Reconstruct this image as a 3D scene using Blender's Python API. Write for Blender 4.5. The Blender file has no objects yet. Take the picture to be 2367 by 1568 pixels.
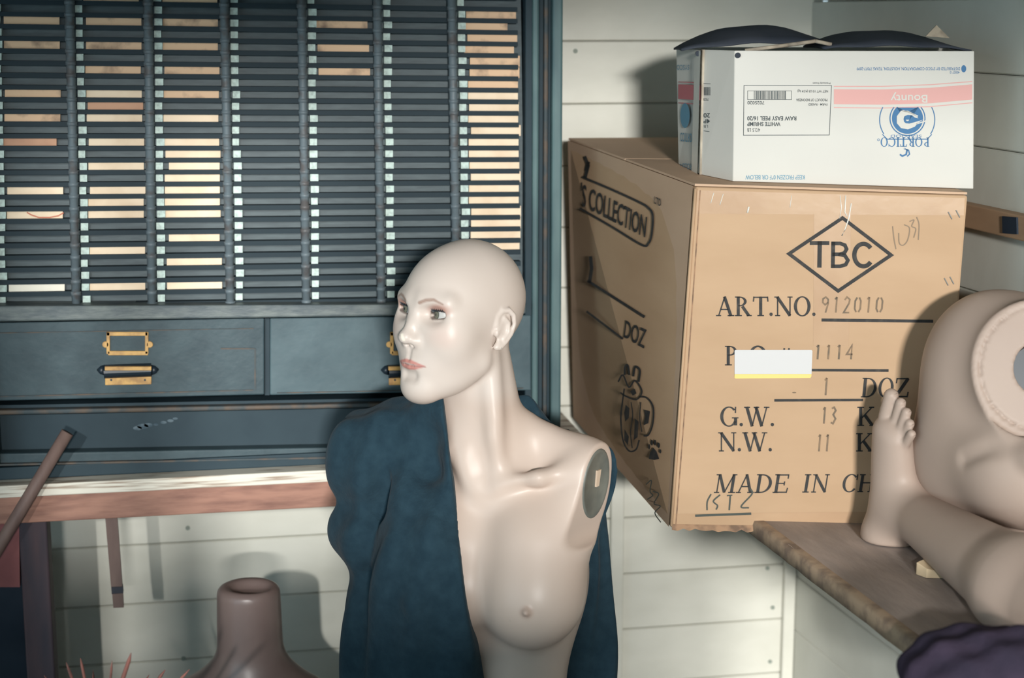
import bpy, bmesh, math, random
import numpy as np
from mathutils import Vector

random.seed(7)
rng = np.random.default_rng(7)
S = bpy.context.scene
COL = S.collection
PI = math.pi
R_ = math.radians

# ------------------------------------------------------------------ camera, world, light, exposure
FPX, CX, CY = 3900.0, 1183.5, 784.0
PITCH, YAW, CAMZ = math.atan(754 / FPX), R_(10.6), 1.5
cam_d = bpy.data.cameras.new('camera')
cam_d.sensor_width = 36.0
cam_d.lens = 36.0 * FPX / 2367
cam_d.dof.use_dof = True
cam_d.dof.focus_distance = 2.42
cam_d.dof.aperture_fstop = 4.0
cam_d.clip_start = 0.05
cam = bpy.data.objects.new('camera', cam_d)
cam.location = (0, 0, CAMZ)
cam.rotation_euler = (PI / 2 - PITCH, 0, -YAW)
COL.objects.link(cam)
S.camera = cam

w = bpy.data.worlds.new('world')
S.world = w
w.use_nodes = True
bg = w.node_tree.nodes['Background']
bg.inputs[0].default_value = (0.56, 0.76, 0.86, 1)
bg.inputs[1].default_value = 2.6


def area(name, loc, target, sx, sy, power, color):
    d = bpy.data.lights.new(name, 'AREA')
    d.shape = 'RECTANGLE'
    d.size, d.size_y = sx, sy
    d.energy = power
    d.color = color
    o = bpy.data.objects.new(name, d)
    o.location = loc
    o.rotation_euler = (Vector(target) - Vector(loc)).to_track_quat('-Z', 'Y').to_euler()
    COL.objects.link(o)
    return o


KEY = area('window_daylight', (-0.46, -8.0, 2.62), (0.5, 2.5, 1.0), 0.85, 0.40, 1250, (1.0, 0.98, 0.945))
KEY2 = area('transom_daylight', (-2.25, -8.0, 3.95), (0.1, 2.6, 0.6), 0.16, 0.26, 620, (1.0, 0.98, 0.94))
S.view_settings.view_transform = 'Standard'
S.view_settings.look = 'None'
S.view_settings.exposure = 0.0
S.view_settings.gamma = 1.0

# ------------------------------------------------------------------ pixel rays (photo frame 2367x1568) used to measure the place
F = np.array([math.sin(YAW) * math.cos(PITCH), math.cos(YAW) * math.cos(PITCH), -math.sin(PITCH)])
RT = np.array([math.cos(YAW), -math.sin(YAW), 0.0])
UP = np.cross(RT, F)
FH = np.array([math.sin(YAW), math.cos(YAW), 0.0])
ZU = np.array([0, 0, 1.0])
CAM = np.array([0, 0, CAMZ])


def ray(px, py):
    return F + RT * ((px - CX) / FPX) + UP * ((CY - py) / FPX)


def at(px, py, d):
    r = ray(px, py)
    return CAM + r * (d / (r @ FH))


def ony(px, py, y):
    r = ray(px, py)
    return CAM + r * (y / r[1])


def onz(px, py, z):
    r = ray(px, py)
    return CAM + r * ((z - CAMZ) / r[2])


def onplane(px, py, p0, n):
    r = ray(px, py)
    return CAM + r * (((p0 - CAM) @ n) / (r @ n))


# ------------------------------------------------------------------ materials
def s2l(c):
    c = c / 255.0
    return c / 12.92 if c <= 0.04045 else ((c + 0.055) / 1.055) ** 2.4


def rgb(*c):
    return tuple(s2l(v) for v in c) + (1.0,)


MATS = {}


def mat(name, c, rough=0.6, spec=0.4, c2=None, scale=12.0, lo=0.4, hi=0.65, detail=6.0, stretch=(1, 1, 1), bump=0.0, bscale=60.0,
        metal=0.0, attr=None, sheen=0.0, coat=0.0):
    if name in MATS:
        return MATS[name]
    m = bpy.data.materials.new(name)
    m.use_nodes = True
    nt = m.node_tree
    b = nt.nodes['Principled BSDF']
    b.inputs['Roughness'].default_value = rough
    b.inputs['Specular IOR Level'].default_value = spec
    b.inputs['Metallic'].default_value = metal
    b.inputs['Coat Weight'].default_value = coat
    b.inputs['Sheen Weight'].default_value = sheen
    tc = nt.nodes.new('ShaderNodeTexCoord')
    mp = nt.nodes.new('ShaderNodeMapping')
    mp.inputs['Scale'].default_value = stretch
    nt.links.new(tc.outputs['Object'], mp.inputs[0])
    col = rgb(*c)
    if attr:
        a = nt.nodes.new('ShaderNodeAttribute')
        a.attribute_name = attr
        nt.links.new(a.outputs['Color'], b.inputs['Base Color'])
    elif c2 is not None:
        n = nt.nodes.new('ShaderNodeTexNoise')
        n.inputs['Scale'].default_value = scale
        n.inputs['Detail'].default_value = detail
        nt.links.new(mp.outputs[0], n.inputs['Vector'])
        r = nt.nodes.new('ShaderNodeValToRGB')
        r.color_ramp.elements[0].position = lo
        r.color_ramp.elements[1].position = hi
        r.color_ramp.elements[0].color = col
        r.color_ramp.elements[1].color = rgb(*c2)
        nt.links.new(n.outputs['Fac'], r.inputs[0])
        nt.links.new(r.outputs[0], b.inputs['Base Color'])
    else:
        b.inputs['Base Color'].default_value = col
    if bump:
        n2 = nt.nodes.new('ShaderNodeTexNoise')
        n2.inputs['Scale'].default_value = bscale
        n2.inputs['Detail'].default_value = 5
        nt.links.new(mp.outputs[0], n2.inputs['Vector'])
        bp = nt.nodes.new('ShaderNodeBump')
        bp.inputs['Strength'].default_value = bump
        bp.inputs['Distance'].default_value = 0.003
        nt.links.new(n2.outputs['Fac'], bp.inputs['Height'])
        nt.links.new(bp.outputs[0], b.inputs['Normal'])
    MATS[name] = m
    return m


M_WALL = mat('painted_board', (216, 215, 204), 0.45, 0.4, (198, 197, 185), 5, 0.35, 0.75, stretch=(1, 1, 2.0), bump=0.15, bscale=25)
M_WALLR = mat('painted_board_side', (206, 206, 196), 0.5, 0.35, (188, 188, 178), 5, 0.35, 0.75, bump=0.15, bscale=25)
M_NAIL = mat('nail_head', (138, 146, 136), 0.6)
M_FLOOR = mat('floor_boards', (96, 84, 72), 0.7, 0.3, (70, 62, 56), 6)
M_CEIL = mat('ceiling_boards', (120, 118, 108), 0.8, 0.2, (104, 104, 96), 4)
M_CAB = mat('cabinet_paint', (62, 80, 86), 0.55, 0.4, (46, 64, 71), 22, 0.3, 0.7, bump=0.2, bscale=90)
M_CABP = mat('cabinet_paint_pale', (78, 98, 104), 0.5, 0.4, (58, 78, 85), 14, 0.3, 0.7, bump=0.15)
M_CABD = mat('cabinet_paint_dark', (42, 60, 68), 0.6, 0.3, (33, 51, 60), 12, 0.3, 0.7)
M_CABW = mat('cabinet_worn_edge', (110, 118, 116), 0.5, 0.4, (78, 88, 92), 26, 0.3, 0.62, stretch=(1, 1, 3), bump=0.2)
M_BEAD = mat('cabinet_rubbed_bead', (96, 84, 74), 0.6, 0.3, (64, 74, 78), 40, 0.35, 0.6)
M_EDGE = mat('cabinet_edge_green', (92, 118, 118), 0.5, 0.4, (70, 94, 98), 9, 0.3, 0.7, stretch=(3, 3, 1))
M_SLOT = mat('slot_face', (74, 88, 92), 0.5, 0.4, (58, 71, 76), 30, 0.3, 0.7, stretch=(1, 1, 6))
M_LIP = mat('slot_lip', (27, 44, 52), 0.6, 0.25)
M_ROD = mat('divider_rod', (98, 110, 116), 0.5, 0.4, (88, 86, 86), 45, 0.5, 0.66, bump=0.3)
M_TAB = mat('slot_tab', (196, 216, 208), 0.5, 0.4, (160, 178, 172), 160, 0.42, 0.68)
M_CARD = mat('card_cream', (240, 218, 190), 0.7, 0.2, (222, 196, 166), 18, 0.45, 0.75)
M_CARDP = mat('card_pale', (238, 232, 216), 0.7, 0.2, (224, 216, 198), 18, 0.45, 0.75)
M_CARDT = mat('card_tan', (205, 160, 132), 0.7, 0.2, (184, 140, 116), 18, 0.45, 0.75)
M_CARDS = mat('card_mottled', (228, 192, 158), 0.7, 0.2, (150, 124, 106), 28, 0.52, 0.72)
M_REDINK = mat('red_ink', (196, 120, 96), 0.7, 0.2)
M_BRASS = mat('brass', (214, 168, 98), 0.4, 0.5, (170, 128, 76), 60, 0.4, 0.66)
M_STEEL = mat('dark_steel', (30, 42, 52), 0.4, 0.5)
M_CHALK = mat('chalk_scuff', (98, 112, 120), 0.8, 0.2, (64, 80, 90), 80, 0.4, 0.6)
M_TWHITE = mat('worn_white_paint', (212, 207, 194), 0.55, 0.3, (150, 132, 116), 10, 0.5, 0.66, stretch=(1.0, 6, 26), detail=9)
M_APRON = mat('red_brown_wood', (158, 118, 102), 0.65, 0.3, (122, 88, 78), 20, 0.4, 0.72, stretch=(0.7, 3, 4), bump=0.2)
M_LEG = mat('dark_brown_wood', (78, 62, 66), 0.65, 0.3, (50, 50, 60), 9, 0.35, 0.7, stretch=(3, 3, 0.6))
M_REDP = mat('faded_red_paint', (140, 88, 88), 0.7, 0.2, (120, 76, 78), 12)
M_STICK = mat('stick_wood', (118, 98, 91), 0.6, 0.3, (96, 78, 74), 18, 0.35, 0.7, stretch=(3, 3, 0.5))
M_STICKD = mat('stick_dark_band', (52, 54, 62), 0.6, 0.3)
M_CRATE = mat('dark_crate', (44, 54, 66), 0.7, 0.2, (36, 46, 58), 9)
M_BUST = mat('brown_bust', (126, 108, 103), 0.36, 0.5, (108, 93, 90), 7, 0.3, 0.7)
M_DARK = mat('black_hole', (28, 34, 42), 0.9, 0.1)
M_SKIN = mat('mannequin_skin', (205, 180, 160), 0.40, 0.36, attr='skin_colour')
M_LIMB = mat('mannequin_limb', (176, 157, 144), 0.48, 0.28, (168, 149, 137), 6, 0.3, 0.7)
M_CAP = mat('arm_socket_plate', (116, 118, 110), 0.45, 0.5, (92, 96, 92), 30, 0.35, 0.65)
M_CAPS = mat('socket_slot', (212, 190, 168), 0.4, 0.4)
M_CLOTH = mat('black_wool', (45, 66, 77), 0.95, 0.05, (37, 56, 67), 60, 0.3, 0.7, bump=0.35, bscale=220, sheen=0.06)
M_CBD = mat('cardboard', (193, 162, 131), 0.75, 0.2, (183, 152, 121), 5, 0.3, 0.7, stretch=(1, 1, 3))
M_CBDS = mat('cardboard_side', (204, 174, 147), 0.78, 0.2, (193, 163, 137), 5, 0.3, 0.7, stretch=(1, 1, 3))
M_CBDE = mat('cardboard_cut_edge', (168, 134, 106), 0.8, 0.1, (120, 98, 82), 60)
M_TAPE = mat('clear_tape', (188, 156, 124), 0.25, 0.45, (180, 147, 116), 9, bump=0.25, bscale=14)
M_INK = mat('black_print', (58, 58, 58), 0.7, 0.2, (80, 76, 72), 90, 0.5, 0.75)
M_INKL = mat('pale_stamp_ink', (112, 100, 86), 0.7, 0.2, (150, 124, 98), 60, 0.4, 0.7)
M_PEN = mat('pen_ink', (78, 82, 76), 0.6, 0.2)
M_PENCIL = mat('pencil_line', (140, 122, 102), 0.6, 0.2)
M_STKW = mat('sticker_white', (204, 203, 202), 0.5, 0.3)
M_STKY = mat('sticker_yellow', (232, 206, 122), 0.5, 0.3)
M_STAPLE = mat('staple_wire', (190, 190, 186), 0.3, 0.6, metal=0.6)
M_WBOX = mat('white_carton', (203, 201, 193), 0.5, 0.3, (195, 193, 186), 4, 0.3, 0.7)
M_WBOXS = mat('carton_scuffed_seam', (196, 186, 168), 0.6, 0.3, (160, 148, 132), 30, 0.4, 0.65)
M_FLAP = mat('shaded_carton_flap', (62, 66, 74), 0.8, 0.2, (48, 54, 64), 14, 0.3, 0.7)
M_FLAPE = mat('carton_torn_edge', (176, 164, 146), 0.8, 0.1, (132, 122, 110), 40)
M_PINK = mat('pink_print', (212, 160, 154), 0.55, 0.3)
M_PINKD = mat('pink_print_deep', (192, 110, 116), 0.55, 0.3)
M_BLUE = mat('blue_print', (52, 106, 150), 0.55, 0.3)
M_TEAL = mat('teal_print', (96, 146, 170), 0.55, 0.3)
M_LBL = mat('label_print', (70, 78, 80), 0.6, 0.2)
M_FILM = mat('clear_tape_and_glint', (226, 224, 214), 0.12, 0.6, bump=0.3, bscale=18)
M_SHELF = mat('shelf_board', (182, 168, 160), 0.75, 0.25, (152, 142, 136), 11, 0.35, 0.7, stretch=(2, 0.6, 1), bump=0.3, bscale=50)
M_SHELFE = mat('shelf_worn_edge', (176, 152, 128), 0.75, 0.2, (132, 114, 100), 40, 0.4, 0.64)
M_RAIL = mat('rail_wood', (166, 136, 108), 0.65, 0.3, (146, 118, 94), 7, stretch=(3, 0.5, 3))
M_RAILD = mat('rail_black_plate', (34, 44, 56), 0.6, 0.3)
M_TWIG = mat('red_twig', (158, 104, 94), 0.6, 0.3, (120, 84, 78), 30)
M_POT = mat('clay_pot', (130, 84, 66), 0.8, 0.2)
M_PURPLE = mat('dark_purple_cloth', (58, 50, 64), 0.95, 0.05, (46, 42, 54), 20, 0.35, 0.65, bump=0.4, bscale=120)
M_FOAM = mat('cream_foam', (206, 184, 152), 0.8, 0.2)


# ------------------------------------------------------------------ object helpers
def link(name, me, m=None, parent=None, smooth=False):
    o = bpy.data.objects.new(name, me)
    COL.objects.link(o)
    if m is not None:
        for mm in (m if isinstance(m, (list, tuple)) else [m]):
            me.materials.append(mm)
    if parent is not None:
        o.parent = parent
    if smooth:
        me.polygons.foreach_set('use_smooth', [True] * len(me.polygons))
    return o


def tag(o, label, cat, group=None, kind=None):
    o['label'] = label
    o['category'] = cat
    if group:
        o['group'] = group
    if kind:
        o['kind'] = kind
    return o


def thing(name, label, cat, group=None):
    o = bpy.data.objects.new(name, None)
    o.empty_display_size = 0.05
    COL.objects.link(o)
    return tag(o, label, cat, group)


class MB:
    """collects shapes of ONE part"""

    def __init__(self):
        self.v, self.f, self.mi = [], [], []

    def add(self, vs, fs, mi=0):
        b = len(self.v)
        self.v += [tuple(map(float, p)) for p in vs]
        self.f += [tuple(b + i for i in f) for f in fs]
        self.mi += [mi] * len(fs)
        return self

    def hexa(self, p, mi=0):   # p: 4 front (tl,tr,br,bl), 4 back
        return self.add(p, [(3, 2, 1, 0), (4, 5, 6, 7), (0, 1, 5, 4), (1, 2, 6, 5), (2, 3, 7, 6), (3, 0, 4, 7)], mi)

    def box(self, x0, x1, y0, y1, z0, z1, mi=0):
        return self.hexa([(x0, y0, z1), (x1, y0, z1), (x1, y0, z0), (x0, y0, z0), (x0, y1, z1), (x1, y1, z1), (x1, y1, z0), (x0, y1, z0)], mi)

    def prism(self, quad, y0, y1, mi=0):   # photo-measured face on the vertical plane y=y0, running straight back to y1
        a = [ony(px, py, y0) for px, py in quad]
        return self.hexa(a + [np.array([p[0], y1, p[2]]) for p in a], mi)

    def tube(self, pts, rad, seg=10, mi=0, cap=True):
        pts = [np.array(p, float) for p in pts]
        if not isinstance(rad, (list, tuple, np.ndarray)):
            rad = [rad] * len(pts)
        b = len(self.v)
        n = len(pts)
        for i, p in enumerate(pts):
            t = pts[min(i + 1, n - 1)] - pts[max(i - 1, 0)]
            t = t / (np.linalg.norm(t) + 1e-12)
            a = np.array([0, 0, 1.0]) if abs(t[2]) < 0.9 else np.array([1.0, 0, 0])
            u = np.cross(t, a)
            u /= np.linalg.norm(u)
            v = np.cross(t, u)
            for k in range(seg):
                an = 2 * PI * k / seg
                self.v.append(tuple(p + rad[i] * (u * math.cos(an) + v * math.sin(an))))
        for i in range(n - 1):
            for k in range(seg):
                self.f.append((b + i * seg + k, b + i * seg + (k + 1) % seg, b + (i + 1) * seg + (k + 1) % seg, b + (i + 1) * seg + k))
                self.mi.append(mi)
        if cap:
            self.f.append(tuple(b + k for k in range(seg))[::-1])
            self.f.append(tuple(b + (n - 1) * seg + k for k in range(seg)))
            self.mi += [mi, mi]
        return self

    def build(self, name, m, parent=None, smooth=False, bevel=0.0):
        me = bpy.data.meshes.new(name)
        me.from_pydata(self.v, [], self.f)
        o = link(name, me, m, parent, smooth)
        if any(self.mi):
            me.polygons.foreach_set('material_index', self.mi)
        bm = bmesh.new()
        bm.from_mesh(me)
        bmesh.ops.recalc_face_normals(bm, faces=bm.faces)
        bm.to_mesh(me)
        bm.free()
        if bevel:
            md = o.modifiers.new('bevel', 'BEVEL')
            md.width = bevel
            md.segments = 2
            md.limit_method = 'ANGLE'
        return o


# ------------------------------------------------------------------ signed distance sculpting
def L(a):
    return np.sqrt((a * a).sum(-1))


def sphere(p, c, r):
    return L(p - np.array(c)) - r


def ell(p, c, r, ax=None):
    q = p - np.array(c, float)
    if ax is not None:
        q = q @ np.array(ax, float).T
    r = np.array(r, float)
    k0 = L(q / r)
    k1 = L(q / (r * r)) + 1e-9
    return k0 * (k0 - 1.0) / k1


def cap(p, a, b, ra, rb=None):
    a, b = np.array(a, float), np.array(b, float)
    rb = ra if rb is None else rb
    d = b - a
    t = np.clip(((p - a) @ d) / (d @ d), 0, 1)
    return L(p - a - t[:, None] * d) - (ra + (rb - ra) * t)


def poly(p, pts, r):
    rr = r if isinstance(r, (list, tuple)) else [r] * len(pts)
    return np.minimum.reduce([cap(p, pts[i], pts[i + 1], rr[i], rr[i + 1]) for i in range(len(pts) - 1)])


def smin(a, b, k):
    h = np.clip(0.5 + 0.5 * (b - a) / k, 0, 1)
    return b + (a - b) * h - k * h * (1 - h)


def smax(a, b, k):
    return -smin(-a, -b, k)


def mesh_sdf(f, lo, hi, h, B=8, slack=1.35):
    lo = np.array(lo, float)
    hi = np.array(hi, float)
    nb = np.ceil((hi - lo) / (h * B)).astype(int)
    n = nb * B
    bi = np.stack(np.meshgrid(*[np.arange(k) for k in nb], indexing='ij'), -1).reshape(-1, 3)
    cen = lo + (bi * B + (B - 1) / 2) * h
    fc = f(cen)
    act = np.abs(fc) < (B * h * 0.87 * slack + 2 * h)
    V = np.ones(tuple(n), np.float32)
    Vb = V.reshape(nb[0], B, nb[1], B, nb[2], B)
    neg = bi[(~act) & (fc < 0)]
    for b in neg:
        Vb[b[0], :, b[1], :, b[2], :] = -1
    loc = np.stack(np.meshgrid(*[np.arange(B)] * 3, indexing='ij'), -1).reshape(-1, 3)
    ab = bi[act]
    for s in range(0, len(ab), 800):
        ch = ab[s:s + 800]
        idx = (ch[:, None, :] * B + loc[None]).reshape(-1, 3)
        val = f(lo + idx * h)
        V[idx[:, 0], idx[:, 1], idx[:, 2]] = val
    for ax in range(3):      # close the shape at the grid border
        sl = [slice(None)] * 3
        sl[ax] = 0
        V[tuple(sl)] = np.maximum(V[tuple(sl)], h * .5)
        sl[ax] = -1
        V[tuple(sl)] = np.maximum(V[tuple(sl)], h * .5)
    ins = V < 0
    c = np.zeros(tuple(n - 1), np.uint8)
    offs = [(i, j, k) for i in (0, 1) for j in (0, 1) for k in (0, 1)]
    for o in offs:
        c += ins[o[0]:n[0] - 1 + o[0], o[1]:n[1] - 1 + o[1], o[2]:n[2] - 1 + o[2]]
    cells = np.argwhere((c > 0) & (c < 8))
    vid = np.full(tuple(n - 1), -1, np.int32)
    vid[cells[:, 0], cells[:, 1], cells[:, 2]] = np.arange(len(cells))
    acc = np.zeros((len(cells), 3))
    cnt = np.zeros(len(cells))
    for a in offs:
        for ax in range(3):
            if a[ax] == 0:
                b = list(a)
                b[ax] = 1
                va = V[cells[:, 0] + a[0], cells[:, 1] + a[1], cells[:, 2] + a[2]]
                vb = V[cells[:, 0] + b[0], cells[:, 1] + b[1], cells[:, 2] + b[2]]
                m = (va < 0) != (vb < 0)
                t = np.where(m, va / np.where(m, va - vb, 1), 0)
                p = np.array(a, float)[None] + 0 * t[:, None]
                p[:, ax] = t
                acc += np.where(m[:, None], p, 0)
                cnt += m
    vs = lo + (cells + acc / cnt[:, None]) * h
    faces = []
    for ax in range(3):
        sl0 = [slice(1, n[i] - 1) for i in range(3)]
        sl1 = [slice(1, n[i] - 1) for i in range(3)]
        sl0[ax] = slice(0, n[ax] - 1)
        sl1[ax] = slice(1, n[ax])
        e0, e1 = ins[tuple(sl0)], ins[tuple(sl1)]
        loc_ = np.argwhere(e0 != e1)
        off = np.array([1, 1, 1])
        off[ax] = 0
        g = loc_ + off
        u, v = [(1, 2), (2, 0), (0, 1)][ax]
        q = []
        for du, dv in ((0, 0), (-1, 0), (-1, -1), (0, -1)):
            gg = g.copy()
            gg[:, u] += du
            gg[:, v] += dv
            q.append(vid[gg[:, 0], gg[:, 1], gg[:, 2]])
        q = np.stack(q, -1)
        flip = ~ins[g[:, 0], g[:, 1], g[:, 2]]
        q[flip] = q[flip][:, ::-1]
        faces.append(q)
    fs = np.concatenate(faces)
    fs = fs[(fs >= 0).all(1)]
    return vs, fs


def sdf_object(name, f, lo, hi, h, m, parent=None, frame=None, slack=1.35):
    """frame: (origin, 3x3 with the local axes as rows) -> world"""
    vs, fs = mesh_sdf(f, lo, hi, h, slack=slack)
    wv = vs if frame is None else frame[0] + vs @ frame[1]
    me = bpy.data.meshes.new(name)
    me.vertices.add(len(wv))
    me.vertices.foreach_set('co', wv.astype(np.float32).ravel())
    me.loops.add(len(fs) * 4)
    me.loops.foreach_set('vertex_index', fs.astype(np.int32).ravel())
    me.polygons.add(len(fs))
    me.polygons.foreach_set('loop_start', np.arange(len(fs), dtype=np.int32) * 4)
    me.polygons.foreach_set('use_smooth', np.ones(len(fs), bool))
    me.update(calc_edges=True)
    me.validate()
    o = link(name, me, m, parent)
    return o, vs


def set_colours(o, cols):
    a = o.data.color_attributes.new('skin_colour', 'FLOAT_COLOR', 'POINT')
    c = np.ones((len(cols), 4), np.float32)
    c[:, :3] = cols
    a.data.foreach_set('color', c.ravel())


# ------------------------------------------------------------------ printing on a face (ink lies 0.4 mm off the board)
class Face:
    def __init__(self, p0, n):
        n = np.array(n, float)
        n = n / np.linalg.norm(n)
        if (p0 - CAM) @ n > 0:
            n = -n
        self.p0, self.n = np.array(p0, float), n

    def pt(self, px, py, off=0.0005):
        return onplane(px, py, self.p0 + self.n * off, self.n)


class Ink:
    def __init__(self, face, off=0.0005, conv=None):
        self.face, self.off, self.mb = face, off, MB()
        self.conv = conv or (lambda x, y: (x, y))

    def polyg(self, pts, mi=0):
        self.mb.add([self.face.pt(*self.conv(*p), self.off) for p in pts], [tuple(range(len(pts)))], mi)
        return self

    def stroke(self, pts, wd, closed=False, mi=0):
        pts = [np.array(p, float) for p in pts]
        if closed:
            pts = pts + [pts[0]]
        n = len(pts)
        Ls, Rs = [], []
        for i in range(n):
            if closed and i in (0, n - 1):
                t0, t1 = pts[0] - pts[n - 2], pts[1] - pts[0]
            else:
                t0 = pts[i] - pts[i - 1] if i else pts[1] - pts[0]
                t1 = pts[i + 1] - pts[i] if i < n - 1 else t0
            t0 = t0 / (np.linalg.norm(t0) + 1e-9)
            t1 = t1 / (np.linalg.norm(t1) + 1e-9)
            t = t0 + t1
            t = t / (np.linalg.norm(t) + 1e-9)
            k = 1 / max(0.5, abs(t @ t1))
            nn = np.array([-t[1], t[0]]) * wd / 2 * k
            Ls.append(pts[i] + nn)
            Rs.append(pts[i] - nn)
        self.strip(Ls, Rs, mi)
        return self

    def curve(self, pts, wd, mi=0):      # a stroke through the points as one smooth line
        P = [np.array(p, float) for p in pts]
        P = [2 * P[0] - P[1]] + P + [2 * P[-1] - P[-2]]
        out = []
        for i in range(1, len(P) - 2):
            for j in range(6):
                t = j / 6
                out.append(.5 * (2 * P[i] + (P[i + 1] - P[i - 1]) * t + (2 * P[i - 1] - 5 * P[i] + 4 * P[i + 1] - P[i + 2]) * t * t + (3 * P[i] - P[i - 1] - 3 * P[i + 1] + P[i + 2]) * t ** 3))
        out.append(P[-2])
        return self.stroke(out, wd, mi=mi)

    def strip(self, A, B, mi=0):
        n = len(A)
        vs = [self.face.pt(*self.conv(*p), self.off) for p in list(A) + list(B)]
        self.mb.add(vs, [(i, i + 1, n + i + 1, n + i) for i in range(n - 1)], mi)

    def ring(self, cx, cy, rx, ry, wx, wy, a0=0, a1=360, n=36, mi=0):
        A, B = [], []
        for i in range(n + 1):
            t = R_(a0 + (a1 - a0) * i / n)
            A.append((cx + rx * math.cos(t), cy - ry * math.sin(t)))
            B.append((cx + (rx - wx) * math.cos(t), cy - (ry - wy) * math.sin(t)))
        self.strip(A, B, mi)
        return self

    def disc(self, cx, cy, rx, ry, n=28, mi=0):
        return self.polyg([(cx + rx * math.cos(2 * PI * i / n), cy + ry * math.sin(2 * PI * i / n)) for i in range(n)], mi)

    def text(self, s, quad, mi=0, bold=0.0):
        """quad: photo positions of the text's own bottom-left, bottom-right, top-right, top-left"""
        cu = bpy.data.curves.new('txt', 'FONT')
        cu.body = s
        cu.size = 1
        cu.offset = bold
        cu.resolution_u = 3
        ob = bpy.data.objects.new('txt', cu)
        COL.objects.link(ob)
        dg = bpy.context.evaluated_depsgraph_get()
        me = bpy.data.meshes.new_from_object(ob.evaluated_get(dg))
        v = np.array([p.co[:2] for p in me.vertices])
        fs = [tuple(p.vertices) for p in me.polygons]
        bpy.data.objects.remove(ob)
        bpy.data.curves.remove(cu)
        bpy.data.meshes.remove(me)
        lo, hi = v.min(0), v.max(0)
        uv = (v - lo) / (hi - lo)
        q = [np.array(p, float) for p in quad]
        P = [(1 - a) * (1 - b) * q[0] + a * (1 - b) * q[1] + a * b * q[2] + (1 - a) * b * q[3] for a, b in uv]
        self.mb.add([self.face.pt(*self.conv(*p), self.off) for p in P], fs, mi)
        return self

    def rtext(self, s, x0, x1, y0, y1, mi=0, bold=0.0):   # printed upside down: spans x0..x1, y0 (seen top) .. y1
        return self.text(s, [(x1, y0), (x0, y0), (x0, y1), (x1, y1)], mi, bold)

    def serif(self, s, x0, x1, top, base, shear=0.0, rise=0.0, mi=0):
        """hand-cut serif capitals spanning x0..x1"""
        adv = sum(SERIF[c][0] for c in s)
        hgt = base - top
        kx = (x1 - x0) / adv
        X = 0.0
        for c in s:
            a, items = SERIF[c]

            def T(p, X=X):
                x = x0 + (X + p[0]) * kx + shear * p[1] * hgt
                return (x, base - p[1] * hgt + rise * (x - x0))
            for it in items:
                if it[0] == 's':
                    _, pts, wd = it
                    self.stroke([T(p) for p in pts], wd * hgt * 0.92, mi=mi)
                elif it[0] == 'b':
                    _, xa, xb, y = it
                    yy = 0.025 if y == 0 else y - 0.025
                    self.stroke([T((xa, yy)), T((xb, yy))], 0.06 * hgt, mi=mi)
                elif it[0] == 'o':
                    _, cx, cy, rx, ry, wx, wy, a0, a1 = it
                    A, B = [], []
                    for i in range(29):
                        t = R_(a0 + (a1 - a0) * i / 28)
                        A.append(T((cx + rx * math.cos(t), cy + ry * math.sin(t))))
                        B.append(T((cx + (rx - wx) * math.cos(t), cy + (ry - wy) * math.sin(t))))
                    self.strip(A, B, mi)
            X += a
        return self

    def build(self, name, m, parent, label=None):
        o = self.mb.build(name, m, parent)
        if label:
            o['label'] = label
        return o


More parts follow.
